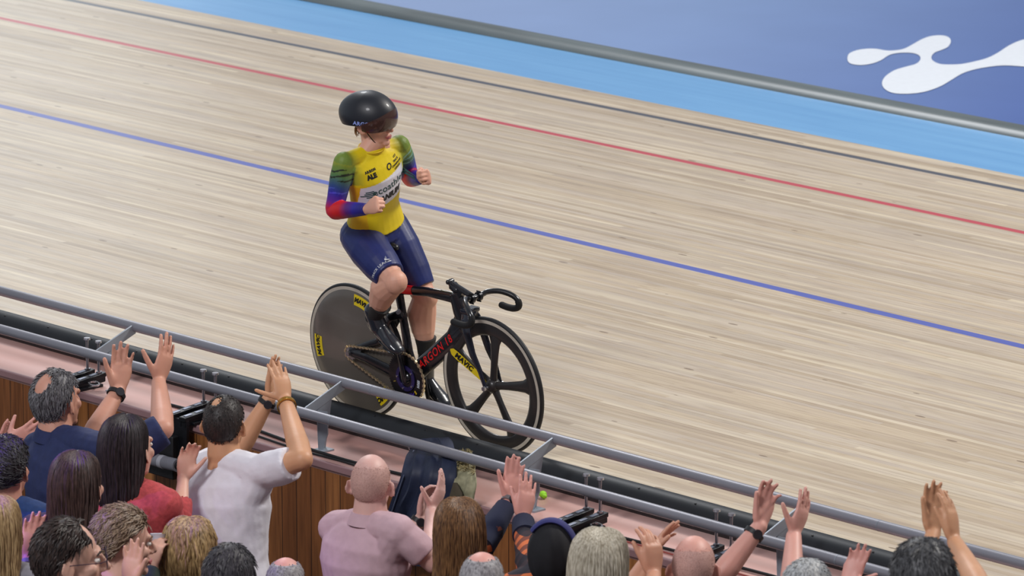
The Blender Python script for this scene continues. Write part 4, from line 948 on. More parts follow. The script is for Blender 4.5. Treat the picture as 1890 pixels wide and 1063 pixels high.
def human(label, Hp, s, face, sk, hairf=None, shirt=None, sleeve='short', arms=None, lean=0.0, bodydir=None, voxel=.0065, group=None, sh=None, neckr=.061, wide=1.0, collar=True, vis_face=False, brow=None, floor=None, sit=False, pants=(40, 42, 54), torso_px=None, extras=None, shirt_thick=.006):
    root = empty('person', (0, 0, 0), label, 'person', group)
    H = onY(*Hp); f = face.normalized(); 
    Z_ = Vector((0, 0, 1)); l = Z_.cross(f).normalized(); u = f.cross(l)
    bf = Vector((bodydir or face)); bf.z = 0; bf.normalize(); bl = Z_.cross(bf)
    nk = H-Z_*.104*s-bf*.026*s; SH = {}
    for side in (1, -1):
        SH[side] = nk-Z_*.070*s+bl*side*.172*s*wide
        if sh and side in sh: SH[side] = onY(*sh[side])
    pelv = nk-Z_*.53*s-bf*.02*s
    if torso_px: pelv = onY(*torso_px)
    mid = (SH[1]+SH[-1])/2; up_ = (mid-pelv).normalized(); L = (mid-pelv).length; ax = (SH[1]-SH[-1]).normalized(); hw = (SH[1]-SH[-1]).length/2
    if ax.dot(bl) < 0: ax = -ax
    def trings(g):
        R = []
        for h, rx, ry in ((-.12, .10, .09), (-.05, .155, .125), (.08, .168, .130), (.3, .150, .115), (.5, .152, .120), (.72, .170, .130), (.88, .172, .112), (.97, .150, .085), (1.05, .095, .066), (1.11, .062, .056)):
            k = max(0, min(1, h)); aa = (bl*(1-k)+ax*k); aa = (aa-up_*aa.dot(up_)).normalized(); ff = aa.cross(up_); wf = (1-k)+k*hw/(.172*s)
            R.append((pelv+up_*h*L-ff*.008*s, aa*(rx*s*wf*wide+g), ff*(ry*s+g)))
        return R
    mb = MB(); mb.loft(trings(-.010*s), 24)
    head_parts(mb, H, f, l, u, s, nk-Z_*.0, neckr); mb.chain([nk+Z_*.02, nk-Z_*.06*s], [neckr*s, neckr*1.15*s], 16)
    for sd in (1, -1): mb.capsule(nk-Z_*.01*s, SH[sd]+(nk-SH[sd])*.15-Z_*.026*s, .030*s, .036*s)
    sm = MB(); sm.loft(trings(.004*s)[1:-1], 28)
    for sd in (1, -1): sm.capsule(nk-Z_*.034*s, SH[sd], .058*s, .066*s); sm.capsule(SH[sd], pelv.lerp(nk, .62)+(SH[sd]-nk)*.4, .063*s, .07*s)
    for side in (1, -1):
        A = (arms or {}).get(side); S0 = SH[side]
        if A is None:
            E = S0-Z_*.27*s+bf*.06*s+bl*side*.03*s; Wp = E+bf*.22*s+Z_*.02*s-bl*side*.08*s; A = dict(hand=None)
        else: E = onY(*A['el']); Wp = onY(*A['wr'])
        m = A.get('fat', 1.0)
        pts = [S0, S0.lerp(E, .4), S0.lerp(E, .8), E, E.lerp(Wp, .25), E.lerp(Wp, .65), Wp]; rs_ = [r*s*m for r in (.056, .052, .043, .041, .044, .036, .028)]
        mb.chain(pts, rs_, 14)
        hd = A.get('hand')
        if hd: hand(mb, Wp+(Wp-E).normalized()*.004, hd['d'], hd['n'], side == -1, s*hd.get('s', 1.0), hd.get('curl', (.10, .08, .10, .14)), hd.get('spread', .07), hd.get('thumb', .75), hd.get('tcurl', .12))
        else: hand(mb, Wp, (Wp-E), Z_*-1+bl*-side, side == -1, s, (.4, .4, .4, .4))
        # sleeve
        sl = A.get('sleeve', sleeve)
        if sl == 'short':
            k2 = A.get('slen', .72); q = [S0, S0.lerp(E, k2/2), S0.lerp(E, k2)]; sm.tube(q, [.064*s*m, .066*s*m, .062*s*m], 20); sm.capsule(q[0], q[1], .064*s*m, .062*s*m)
        elif sl == 'long':
            k = A.get('cuff', .88); sm.chain(pts[:5], [r+.010*s for r in rs_[:5]], 16); sm.tube([E.lerp(Wp, .2), E.lerp(Wp, .6), E.lerp(Wp, k)], [.052*s*m, .046*s*m, .038*s*m], 18)
        if A.get('watch'):
            wm = MB(); dirw = (Wp-E).normalized(); c = E.lerp(Wp, A.get('wpos', .93)); rr = .036*s*m
            wm.ring(c, dirw, [(rr-.004, -.009*s), (rr+.002, -.009*s), (rr+.002, .009*s), (rr-.004, .009*s)], 28); wo_ = wm.build(A['watch'][0], A['watch'][1], root)
            if A['watch'][0] == 'watch':
                q = -CF+CR*.3; q = (q-dirw*q.dot(dirw)).normalized(); t2 = dirw.cross(q); w2 = MB(); w2.loft([(c+q*(rr-.002), t2*.018*s, dirw*.018*s), (c+q*(rr+.008), t2*.017*s, dirw*.017*s)], 20); w2.build('watch_case', mat('watch_case', (60, 60, 66), .3, .6), wo_)
    print('POS', label[:34], [round(c, 2) for c in (*H, *pelv)])
    # legs (hidden behind the people in front)
    fz = floor if floor is not None else pelv.z-.90*s
    lm = MB()
    for sd in (1, -1):
        hp = pelv+bl*sd*.09*s
        if sit: kn = hp+bf*.33*s-Z_*.02; ft = Vector((kn.x, kn.y, fz+.06))
        else: ft = Vector((hp.x, hp.y, fz+.06)); kn = hp.lerp(ft, .48)+bf*.02
        lm.chain([hp, kn, ft], [.092*s, .066*s, .052*s], 14)
        sh_ = MB(); sh_.loft([(ft-bf*.06-Z_*.02, bl*.03, Z_*.035), (ft+bf*.02-Z_*.02, bl*.045, Z_*.04), (ft+bf*.15-Z_*.035, bl*.045, Z_*.022), (ft+bf*.2-Z_*.04, bl*.02, Z_*.015)], 14); sh_.build('shoe', mat('shoe_dark', (34, 34, 38), .6), root)
    lm.loft([(pelv-Z_*.10*s, bl*.10*s, bf*.09*s), (pelv-Z_*.02*s, bl*.172*s, bf*.125*s), (pelv+Z_*.07*s, bl*.168*s, bf*.125*s)], 20)
    remeshed(lm, 'trousers', .014, 3, mat('trousers_%d' % pants[0], pants, .8, var=.15), root)
    body = remeshed(mb, 'body', voxel, 2, sk, root)
    if shirt:
        so = remeshed(sm, shirt[0], voxel, 4, shirt[1], root)
        # soft folds in the cloth
        vs_c = [v.co.copy() for v in so.data.vertices]; vs_n = [v.normal.copy() for v in so.data.vertices]; out_ = []
        for co, no_ in zip(vs_c, vs_n):
            p = co*9; out_ += list(co+no_*(noise.noise(Vector((p.x, p.y, p.z*.6)))*.008+noise.noise(p*2.3)*.003+.003))
        so.data.vertices.foreach_set('co', out_); so.data.update()
        if collar == 'polo':
            cm = MB(); cc = nk-Z_*.010*s
            if collar == 'polo': cm.ring(cc, up_, [(.072*s, -.026*s), (.088*s, -.024*s), (.071*s, .022*s), (.065*s, .022*s)], 36)
            else: cm.ring(cc-Z_*.034*s-bf*.004, up_, [(.074*s, -.012), (.082*s, -.004), (.072*s, .008), (.064*s, 0)], 36)
            cm.build('collar', shirt[1], so)
    if hairf:
        hm = MB(); m_ = hairf(hm, H, f, l, u, s)
        hm.build('hair', m_, root)
    if vis_face: face_children(H, f, l, u, s, root, brow=brow)
    if extras: extras(root, H, f, l, u, s, SH)
    return root

sk_a = skin((206, 150, 128), 'a'); sk_b = skin((216, 168, 148), 'b'); sk_c = skin((200, 146, 120), 'c'); sk_d = skin((216, 156, 144), 'd'); sk_e = skin((204, 152, 116), 'tan')
AW = lambda r=0.0, dn=0.0: (Vector((CF.x, CF.y, 0)).normalized()+CR*r-Vector((0, 0, 1))*dn)   # facing away from the camera, r turns to the right

# 1 grey haired man in navy polo
def h1(hm, H, f, l, u, s):
    m = hair_mat('grey_dark', (44, 42, 44), (128, 126, 130)); b = ((-.62, .10, .78), .50)
    cap(hm, H, f, l, u, s, .012, bald=b, seed=1); tufts(hm, H, f, l, u, s, 900, .028, .35, .008, bald=b, seed=11, r=.0020); return m
navy = mat('cloth_navy', (32, 42, 84), .8, var=.12, scale=30, bump=.3, bdist=.004)
human('man with greying hair and a bald spot in a navy polo shirt, arms raised clapping', (106, 742, -2.15), 1.20, AW(.75, -.1), sk_a, h1, ('shirt', navy), 'short',
      {1: dict(el=(165, 812, -1.85), wr=(218, 722, -1.62), hand=dict(d=iv(.10, 1, -.1), n=iv(.25, .05, 1), thumb=.55, curl=(.14, .10, .14, .2), s=1.1), watch=('watch', watch_black)),
       -1: dict(el=(301, 792, -2.1), slen=.97, wr=(293, 706, -1.85), hand=dict(d=iv(.26, 1, -.1), n=iv(-.75, .15, -.6), thumb=.85, curl=(.10, .08, .1, .1), s=1.1))},
      sh={1: (72, 828, -2.15), -1: (228, 838, -2.25)}, bodydir=AW(.35), collar='polo', floor=FZ[0], torso_px=(140, 1075, -2.2))
# 2 man in white t-shirt
def h2(hm, H, f, l, u, s):
    m = hair_mat('black_short', (24, 20, 20), (52, 44, 42)); b = ((-.35, .25, .9), .26)
    cap(hm, H, f, l, u, s, .008, bald=b, seed=2, lump=.002); tufts(hm, H, f, l, u, s, 900, .012, .5, .005, bald=b, seed=12, r=.0017); return m
white = mat('cloth_white', (222, 220, 228), .85, var=.03, scale=24, bump=.35, bdist=.006)
human('man in a white t-shirt with short dark hair, seen from behind clapping above his head', (415, 787, -2.0), 1.13, AW(.28), sk_e, h2, ('t_shirt', white), 'short',
      {1: dict(el=(436, 838, -1.72), wr=(497, 735, -1.60), hand=dict(d=iv(.12, 1, -.1), n=iv(.75, .1, .4), thumb=.5, curl=(.1, .08, .1, .15)), watch=('watch', watch_black)),
       -1: dict(el=(558, 848, -1.95), wr=(527, 742, -1.68), hand=dict(d=iv(-.22, 1, -.15), n=iv(-.5, .1, -.85), thumb=1.15, curl=(.10, .08, .08, .12)), watch=('bracelet', mat('gold', (190, 150, 70), .3, .9)), fat=1.05)},
      sh={1: (362, 868, -2.0), -1: (480, 872, -2.0)}, bodydir=AW(.1), floor=FZ[0], torso_px=(425, 1110, -2.1))
# 3 dark haired woman in coral jumper
def h3(hm, H, f, l, u, s):
    long_hair(hm, H, f, l, u, s, .31, 420, 1.0, .004, 3, flare=1.08, r=.0032); cap(hm, H, f, l, u, s, .008, seed=3, front=.62); return hair_mat('darkest', (22, 17, 19), (58, 48, 50))
coral = mat('cloth_coral', (178, 70, 72), .9, var=.16, scale=60, bump=.6, bdist=.004)
human('woman with long straight dark hair in a coral red jumper beside the man in white', (240, 832, -2.55), 1.2, AW(.62, -.05), sk_b, h3, ('jumper', coral), 'long',
      {-1: dict(el=(330, 985, -2.45), wr=(338, 885, -2.25), cuff=.35, hand=dict(d=iv(.20, 1, -.1), n=iv(.2, -.1, 1), thumb=.6, curl=(.35, .4, .4, .4), s=.9), fat=.75)}, vis_face=True, floor=FZ[1], torso_px=(262, 1090, -2.6))
# 4 woman with long dark brown hair
def h4(hm, H, f, l, u, s):
    long_hair(hm, H, f, l, u, s, .33, 420, 1.02, .006, 4, flare=1.05, r=.0034); cap(hm, H, f, l, u, s, .008, seed=4, front=.62); return hair_mat('dark_brown', (40, 28, 26), (84, 64, 58))
human('woman with straight dark brown hair sitting directly behind the man in the navy polo', (148, 900, -3.1), 1.18, AW(.45), sk_b, h4, ('top', mat('cloth_plum', (60, 48, 58), .9, var=.1)), 'long', vis_face=False, floor=FZ[1], sit=True)
# 5 man at the left edge
def h5(hm, H, f, l, u, s):
    cap(hm, H, f, l, u, s, .016, seed=5); tufts(hm, H, f, l, u, s, 1000, .034, .25, .010, seed=15, r=.0023, comb=l*-.6-f*.3); return hair_mat('black_wavy', (26, 24, 26), (66, 62, 66))
human('man with short wavy dark hair in a blue jumper at the far left edge', (12, 868, -2.9), 1.20, AW(.35), sk_a, h5, ('jumper', mat('cloth_blue', (30, 56, 104), .9, var=.15, scale=40, bump=.4)), 'long', floor=FZ[1], sit=True)
# 6 blonde woman at the bottom left edge with a raised hand
def h6(hm, H, f, l, u, s):
    long_hair(hm, H, f, l, u, s, .30, 380, 1.0, .008, 6, r=.0038); cap(hm, H, f, l, u, s, .008, seed=6, front=.62); return hair_mat('blonde_left', (120, 92, 60), (184, 156, 112))
human('blonde person at the bottom left edge raising one hand with a grey wristband', (-2, 985, -3.6), 1.2, AW(.2), sk_d, h6, ('top', mat('cloth_grey', (120, 118, 126), .9, var=.1)), 'short',
      {-1: dict(el=(46, 1120, -3.5), wr=(52, 1030, -3.35), sleeve='none', fat=.8, hand=dict(d=iv(.14, 1, -.1), n=iv(.3, 0, 1), thumb=.6, curl=(.15, .2, .2, .2), s=.98, spread=.06), watch=('wristband', mat('band_grey', (120, 128, 142), .5)), wpos=.86)}, floor=FZ[2], sit=True)
# 7 clapping hands at the left edge belong to someone outside the frame, close to the wall
human('person mostly outside the left edge whose pale hands clap beside the navy polo', (-70, 800, -2.2), 1.15, AW(.3), sk_d, h5, ('top', mat('cloth_slate', (70, 78, 92), .9)), 'short',
      {-1: dict(el=(-50, 885, -1.95), wr=(12, 823, -1.85), sleeve='none', fat=.85, hand=dict(d=iv(.92, .55, -.2), n=iv(-.2, .3, -1), thumb=.8, curl=(.12, .1, .12, .2))), 1: dict(el=(-60, 900, -1.9), wr=(-6, 850, -1.8), hand=dict(d=iv(.2, 1, -.1), n=iv(1, -.1, .2), thumb=.4))}, floor=FZ[0])
# 8 man with glasses
def h8(hm, H, f, l, u, s):
    b = ((.75, 0, .62), .42); cap(hm, H, f, l, u, s, .014, bald=b, seed=8, front=.42); tufts(hm, H, f, l, u, s, 1000, .034, .22, .010, bald=b, seed=18, r=.0023); return hair_mat('black_brown', (26, 20, 20), (62, 46, 40))
def specs(root, H, f, l, u, s, SH):
    P_ = lambda a, b, c: H+(f*a+l*b+u*c)*s; mb = MB()
    for b in (-1, 1):
        mb.ring(P_(.108, b*.033, .006), f, [(.024*s, -.0015), (.026*s, 0), (.024*s, .0015), (.0225*s, 0)], 28)
        mb.tube([P_(.106, b*.058, .012), P_(.09, b*.078, .012), P_(-.005, b*.083, .010), P_(-.02, b*.082, -.012)], .0018, 6)
    mb.tube([P_(.110, -.010, .010), P_(.112, 0, .012), P_(.110, .010, .010)], .0016, 6); mb.build('glasses', mat('frame_dark', (38, 34, 60), .3), root)
human('man with glasses and receding dark hair, in profile at the bottom left', (130, 1036, -3.9), 1.34, iv(1.0, .05, -.12), sk_b, h8, ('shirt', mat('cloth_dark', (40, 40, 48), .9)), 'short', vis_face=True, brow=(44, 30, 26), floor=FZ[2], sit=True, extras=specs, bodydir=AW(.8),
      arms={-1: dict(el=(215, 1130, -3.8), wr=(238, 1082, -3.6), sleeve='none', fat=.8, hand=dict(d=iv(.15, 1, 0), n=iv(-.4, 0, 1), thumb=.5, s=.85))})
# 9 person in green, short light brown hair
def h9(hm, H, f, l, u, s):
    cap(hm, H, f, l, u, s, .018, seed=9, front=.5); tufts(hm, H, f, l, u, s, 1100, .042, .22, .012, seed=19, r=.0024, comb=-f*.8-u*.3); return hair_mat('light_brown', (92, 74, 58), (160, 136, 112))
human('person with short light brown hair in a dark green jacket holding a white cup', (228, 1004, -3.3), 1.22, iv(.95, 0, -.35), sk_b, h9, ('jacket', mat('cloth_green', (34, 50, 44), .85, var=.15, scale=30, bump=.4)), 'long', vis_face=True, brow=(110, 84, 64), floor=FZ[2], sit=True, bodydir=AW(.7),
      arms={-1: dict(el=(268, 1110, -3.1), wr=(281, 1048, -2.98), cuff=.9, fat=.8, hand=dict(d=iv(.2, 1, 0), n=iv(.6, 0, -.8), thumb=.5, curl=(.6, .6, .6, .6), s=.8))})
mb = MB(); c = onY(293, 1004, -2.9); mb.loft([(c-Vector((0, 0, .055)), CR*.026, CF*.026), (c, CR*.031, CF*.031), (c+Vector((0, 0, .045)), CR*.036, CF*.036), (c+Vector((0, 0, .047)), CR*.037, CF*.037), (c+Vector((0, 0, .045)), CR*.034, CF*.034), (c-Vector((0, 0, .03)), CR*.028, CF*.028)], 24)
tag(mb.build('plastic_cup', mat('cup_white', (214, 214, 226), .4)), 'white plastic cup held in front of the person in the green jacket', 'cup')
# 10 curly blonde
def h10(hm, H, f, l, u, s):
    long_hair(hm, H, f, l, u, s, .26, 420, 1.05, .022, 10, flare=1.2, r=.0055, curl=.006); cap(hm, H, f, l, u, s, .012, seed=10, front=.6); return hair_mat('blonde_curly', (98, 74, 44), (190, 160, 112), st=(1, 1, .3), sc=90)
human('person with wavy dark blonde hair in front of the man in the white t-shirt', (352, 1022, -2.75), 1.18, AW(.1), sk_b, h10, ('top', mat('cloth_cream', (170, 160, 150), .9)), 'long', floor=FZ[2], sit=True)
# 11, 12 heads at the bottom edge
def h11(hm, H, f, l, u, s):
    cap(hm, H, f, l, u, s, .016, seed=21); tufts(hm, H, f, l, u, s, 700, .03, .3, .010, seed=31, r=.0024); return hair_mat('charcoal', (28, 26, 30), (70, 66, 72))
human('dark haired person low at the bottom edge below the white t-shirt', (426, 1074, -3.4), 1.2, AW(.3), sk_a, h11, ('top', mat('cloth_black', (26, 26, 30), .9)), 'long', floor=FZ[2], sit=True)
def h12(hm, H, f, l, u, s):
    b = ((.1, 0, 1), .62); cap(hm, H, f, l, u, s, .006, bald=b, seed=22); tufts(hm, H, f, l, u, s, 500, .010, .5, .003, bald=b, seed=32, r=.0016); return hair_mat('grey_thin', (112, 108, 110), (168, 164, 166))
human('balding grey haired person whose crown shows at the bottom edge by the wooden wall', (528, 1084, -2.75), 1.05, AW(.2), sk_d, h12, ('top', mat('cloth_black', (26, 26, 30), .9)), 'long', floor=FZ[2], sit=True)
# 13 bald man in pink shirt
def h13(hm, H, f, l, u, s):
    b = ((.3, 0, 1), .95); cap(hm, H, f, l, u, s, .0015, bald=b, seed=23, lump=.0003); tufts(hm, H, f, l, u, s, 900, .004, .6, .0008, bald=b, seed=33, r=.0009); return mat('stubble', (190, 150, 140), .7, var=.10, scale=160)
pink = mat('cloth_pink', (196, 164, 172), .85, var=.04, scale=26, bump=.35, bdist=.005)
human('bald man in a pale pink shirt, seen from behind with hands up', (686, 897, -2.15), 1.13, AW(.22), skin((212, 168, 158), 'pale_head'), h13, ('shirt', pink), 'short',
      {1: dict(el=(742, 1010, -1.7), wr=(776, 958, -1.62), hand=dict(d=iv(.18, 1, -.1), n=iv(.8, 0, .4), thumb=.7, curl=(.5, .6, .7, .8)), watch=('watch', watch_black), fat=.9),
       -1: dict(el=(800, 1040, -2.1), wr=(797, 945, -1.72), hand=dict(d=iv(.42, 1, -.1), n=iv(-.8, .2, -.4), thumb=1.15, curl=(.14, .2, .25, .3)), fat=.95)},
      sh={1: (620, 975, -2.15), -1: (737, 982, -2.2)}, collar='polo', floor=FZ[0], torso_px=(675, 1190, -2.2))
# 14 brown haired woman in plaid
def h14(hm, H, f, l, u, s):
    long_hair(hm, H, f, l, u, s, .36, 460, 1.05, .006, 14, flare=1.28, r=.0036); cap(hm, H, f, l, u, s, .008, seed=24, front=.62); return hair_mat('chestnut', (66, 42, 28), (140, 102, 66))
m_, t_, b_ = new_mat('cloth_plaid'); tcn = N(t_, 'ShaderNodeTexCoord'); sx = N(t_, 'ShaderNodeSeparateXYZ'); t_.links.new(tcn.outputs['Object'], sx.inputs[0])
fz_ = math_(t_, 'LESS_THAN', math_(t_, 'FRACT', math_(t_, 'MULTIPLY', sx.outputs['Z'], 13)), .42); fx_ = math_(t_, 'LESS_THAN', math_(t_, 'FRACT', math_(t_, 'MULTIPLY', sx.outputs['X'], 17)), .45)
cc_ = mix(t_, fz_, lin((30, 28, 40)), lin((112, 58, 44))); cc_ = mix(t_, math_(t_, 'MULTIPLY', fx_, .8), cc_, mix(t_, fz_, lin((52, 38, 46)), lin((212, 112, 62)))); t_.links.new(cc_, b_.inputs['Base Color']); b_.inputs['Roughness'].default_value = .9
navyc = mat('cuff_navy', (26, 32, 58), .9)
def cuff(root, H, f, l, u, s, SH):
    mb = MB(); E = onY(978, 1062, -2.05); Wp = onY(965, 958, -1.75); mb.tube([E.lerp(Wp, .70), E.lerp(Wp, .94)], [.054, .049], 20); mb.build('cuff', navyc, root)
    mb = MB(); E = onY(893, 1000, -1.9); Wp = onY(940, 925, -1.68); mb.tube([E.lerp(Wp, -.1), E.lerp(Wp, .4), E.lerp(Wp, .86)], [.060, .056, .044], 20); mb.build('sleeve', navyc, root)
human('woman with long brown hair and a dark and orange plaid sleeve, both hands raised', (846, 985, -2.2), 1.14, AW(-.1), sk_d, h14, ('top', m_), 'long',
      {1: dict(el=(893, 1000, -1.9), wr=(940, 925, -1.68), cuff=.8, hand=dict(d=iv(.14, 1, -.1), n=iv(.25, 0, 1), thumb=.55, curl=(.08, .08, .1, .14), spread=.05), watch=('watch', mat('metal_strap', (130, 130, 134), .35, .7)), wpos=.97, fat=.85),
       -1: dict(el=(978, 1062, -2.05), wr=(965, 958, -1.75), cuff=.92, hand=dict(d=iv(.16, 1, -.1), n=iv(-.5, 0, -.85), thumb=.4, curl=(.06, .06, .08, .1)), fat=.85)},
      floor=FZ[0], extras=cuff, sh={1: (800, 1110, -2.2), -1: (925, 1100, -2.2)})
# 15 crown at the bottom
human('pale balding head at the bottom edge between the long brown hair and the navy hood', (890, 1082, -3.1), 1.12, AW(.1), sk_d, h12, ('top', mat('cloth_black', (26, 26, 30), .9)), 'long', floor=FZ[2], sit=True)
# 16 person in a navy hood
def hood(root, H, f, l, u, s, SH):
    mb = MB(); vs = []; fs = []; nu, nv = 40, 22; Zu = Vector((0, 0, 1)); C = H+Zu*.01
    for layer in (1.0, .93):
        for j in range(nv+1):
            t = radians(4)+radians(150)*j/nv
            for i in range(nu+1):
                p = radians(40)+radians(280)*i/nu; fl = 1+.10*max(0, j/nv-.6)+.02*sin(i*1.3)
                vs.append(C+(f*sin(t)*cos(p)*.112+l*sin(t)*sin(p)*.100)*s*layer*fl+Zu*cos(t)*.138*s*layer)
    M = (nu+1)*(nv+1)
    for L in (0, 1):
        for j in range(nv):
            for i in range(nu):
                q = (L*M+j*(nu+1)+i, L*M+j*(nu+1)+i+1, L*M+(j+1)*(nu+1)+i+1, L*M+(j+1)*(nu+1)+i); fs.append(q if L == 0 else q[::-1])
    for j in range(nv):
        for i in (0, nu): fs.append((j*(nu+1)+i, (j+1)*(nu+1)+i, M+(j+1)*(nu+1)+i, M+j*(nu+1)+i))
    for i in range(nu):
        for j in (0, nv): fs.append((j*(nu+1)+i, j*(nu+1)+i+1, M+j*(nu+1)+i+1, M+j*(nu+1)+i))
    mb.add(vs, fs); o = mb.build('hood', mat('hood_black', (16, 16, 22), .85, var=.2, scale=20, bump=.3), root)
    mb = MB(); pts = [C+(l*sin(a)*.106*s)+Zu*cos(a)*.144*s-f*.0*s+f*(-.01) for a in [radians(-118+165*k/24) for k in range(25)]]
    mb.tube(pts, .011*s, 10, 1, flat=((f.x, f.y, 0), 2.6)); mb.build('hood_edge', mat('hood_navy', (44, 46, 104), .8, var=.1), o)
human('person in a black top with a navy edged hood up, beside the plaid sleeve', (1018, 1026, -2.3), 1.0, AW(.1), sk_c, None, ('top', mat('cloth_black', (26, 26, 30), .9)), 'long', floor=FZ[0], extras=hood)
# 17 grey blonde woman clapping to the right
def h17(hm, H, f, l, u, s):
    long_hair(hm, H, f, l, u, s, .24, 460, 1.06, .004, 17, flare=1.12, r=.0036); cap(hm, H, f, l, u, s, .012, seed=27, front=.6); return hair_mat('grey_blonde', (132, 122, 102), (206, 198, 180))
human('woman with straight grey blonde hair, her clapping hands to the right of her head', (1112, 1052, -2.7), 1.24, AW(.35), sk_c, h17, ('top', mat('cloth_sand', (150, 140, 130), .9)), 'short',
      {-1: dict(el=(1195, 1130, -2.55), wr=(1207, 1062, -2.3), hand=dict(d=iv(-.05, 1, 0), n=iv(-.6, 0, -.8), thumb=.4, curl=(.3, .35, .4, .4)), fat=.85),
       1: dict(el=(1150, 1110, -2.3), wr=(1190, 1040, -2.15), sleeve='none', fat=.85, hand=dict(d=iv(.62, .9, -.1), n=iv(.7, -.6, .3), thumb=.35, curl=(.1, .12, .14, .2)))}, floor=FZ[0])
# 18 bald man raising both hands
human('bald man with both bare arms raised at the rail, a black watch on one wrist', (1281, 1052, -2.05), 1.16, AW(.15), skin((214, 158, 144), 'ruddy'), h13, ('shirt', mat('cloth_dark', (40, 40, 48), .9)), 'short',
      {1: dict(el=(1325, 1070, -1.8), wr=(1402, 972, -1.60), hand=dict(d=iv(.20, 1, -.1), n=iv(.45, 0, .9), thumb=.40, curl=(.22, .28, .34, .50), s=1.02, spread=.07), watch=('watch', watch_black), wpos=.86),
       -1: dict(el=(1460, 1110, -1.95), wr=(1465, 990, -1.7), hand=dict(d=iv(.36, 1, -.1), n=iv(-.75, .2, -.6), thumb=.85, curl=(.10, .08, .1, .12), s=1.0))},
      sh={1: (1235, 1150, -2.05), -1: (1365, 1160, -2.05)}, floor=FZ[0])
# 19 grey person low right with clapping hand
human('grey haired person at the bottom edge with pink hands to the right of the head', (1490, 1102, -2.6), 1.15, AW(.2), sk_d, lambda hm, H, f, l, u, s: (cap(hm, H, f, l, u, s, .012, seed=29), tufts(hm, H, f, l, u, s, 700, .026, .3, .008, seed=39), hair_mat('silver', (120, 122, 124), (196, 198, 198)))[2], ('top', mat('cloth_black', (26, 26, 30), .9)), 'long',
      {-1: dict(el=(1570, 1140, -2.3), wr=(1562, 1080, -2.1), fat=.8, hand=dict(d=iv(.45, 1, -.1), n=iv(-.3, .1, 1), thumb=1.0, curl=(.2, .22, .25, .3), s=.9))}, floor=FZ[1])
# 20 dark grey haired person at the right, hands high
def h20(hm, H, f, l, u, s):
    cap(hm, H, f, l, u, s, .020, seed=30); tufts(hm, H, f, l, u, s, 1500, .034, .2, .014, seed=40, r=.0026, curl=.12); return hair_mat('dark_grey_thick', (34, 34, 36), (92, 92, 94))
human('person with thick dark grey hair at the lower right, tanned hands clapping above the head', (1702, 1078, -3.0), 1.24, AW(-.1), sk_e, h20, ('top', mat('cloth_tan', (110, 92, 78), .9)), 'short',
      {1: dict(el=(1690, 1090, -2.35), wr=(1722, 985, -2.15), hand=dict(d=iv(.02, 1, -.1), n=iv(.35, 0, 1), thumb=.35, curl=(.2, .2, .22, .25), s=.95), fat=.8, sleeve='none'),
       -1: dict(el=(1812, 1090, -2.6), wr=(1762, 1000, -2.3), hand=dict(d=iv(-.12, 1, -.1), n=iv(-.8, 0, -.5), thumb=.3, curl=(.15, .15, .15, .15), s=.95), fat=.85)}, floor=FZ[2], sit=True)

# ------------------------------------------------------------ jackets over the wall and loose things
def cloth(name, rows, m, nu=28, sub=6, fold=.012, seed=0, thick=.006, folds=7):
    """cloth hanging over an edge: rows of (left pixel, right pixel, Y) from the top down"""
    rr = [(onY(a[0], a[1], y), onY(b[0], b[1], y)) for a, b, y in rows]; Lp = catmull([r[0] for r in rr], sub); Rp = catmull([r[1] for r in rr], sub); g = []
    for j, (a, b) in enumerate(zip(Lp, Rp)):
        row = []
        for i in range(nu+1):
            t = i/nu; p = a.lerp(b, t); k = j/len(Lp)
            w = fold*(sin(t*folds*2*pi*.5+seed+1.2*k)+.5*sin(t*folds*1.7*pi+2.1*k+seed*2))*(.25+.9*k); p = p+Vector((0, -1, .25))*(w+fold*1.0)+Vector((noise.noise(p*7+Vector((seed, 0, 0))), 0, noise.noise(p*8)))*.012; row.append(p)
        g.append(row)
    vs = [p for r in g for p in r]; n = nu+1; vs2 = [p+Vector((0, thick, 0)) for p in vs]; fs = []; M = len(vs)
    for j in range(len(g)-1):
        for i in range(nu):
            q = (j*n+i, j*n+i+1, (j+1)*n+i+1, (j+1)*n+i); fs += [q, tuple(x+M for x in q[::-1])]
    e = [i for i in range(n)]+[j*n+nu for j in range(1, len(g))]+[(len(g)-1)*n+i for i in range(nu-1, -1, -1)]+[j*n for j in range(len(g)-2, 0, -1)]
    for a, b in zip(e, e[1:]+e[:1]): fs.append((a, b, b+M, a+M))
    mb = MB(); mb.add(vs+vs2, fs); return mb.build(name, m), g
jk, g = cloth('jacket', [((768, 812), (828, 806), -.50), ((762, 826), (838, 822), -.56), ((756, 842), (842, 846), -.66), ((748, 868), (842, 880), -.735), ((738, 900), (838, 920), -.75), ((722, 935), (826, 955), -.76), ((700, 985), (812, 1000), -.77), ((690, 1030), (806, 1050), -.78)], mat('jacket_navy', (30, 38, 62), .6, var=.2, scale=16, bump=.4, bdist=.004), fold=.017, seed=2)
tag(jk, 'dark navy jacket hanging over the deck edge right of the bald man in pink', 'jacket')
mb = MB(); mb.tube([g[8][3]+Vector((0, -.006, 0)), g[20][2]+Vector((0, -.012, 0)), g[36][3]+Vector((0, -.012, 0))], .004, 6); mb.build('zip', mat('zip_dark', (90, 96, 120), .4, .5), jk)
mb = MB(); q = g[6][0]; mb.ell(q+Vector((.01, -.012, .0)), (.008, 0, 0), (0, .008, 0), (0, 0, .008), 10, 8); mb.build('snap_button', chrome, jk)
ck, g = cloth('coat', [((838, 832), (872, 834), -.52), ((838, 846), (876, 850), -.60), ((840, 866), (878, 872), -.68), ((838, 886), (880, 896), -.735), ((834, 912), (876, 920), -.75), ((838, 940), (872, 950), -.76)], mat('coat_olive', (96, 94, 70), .9, rgb2=(176, 172, 140), scale=14, bump=.4), 16, 6, .008, 5, folds=4)
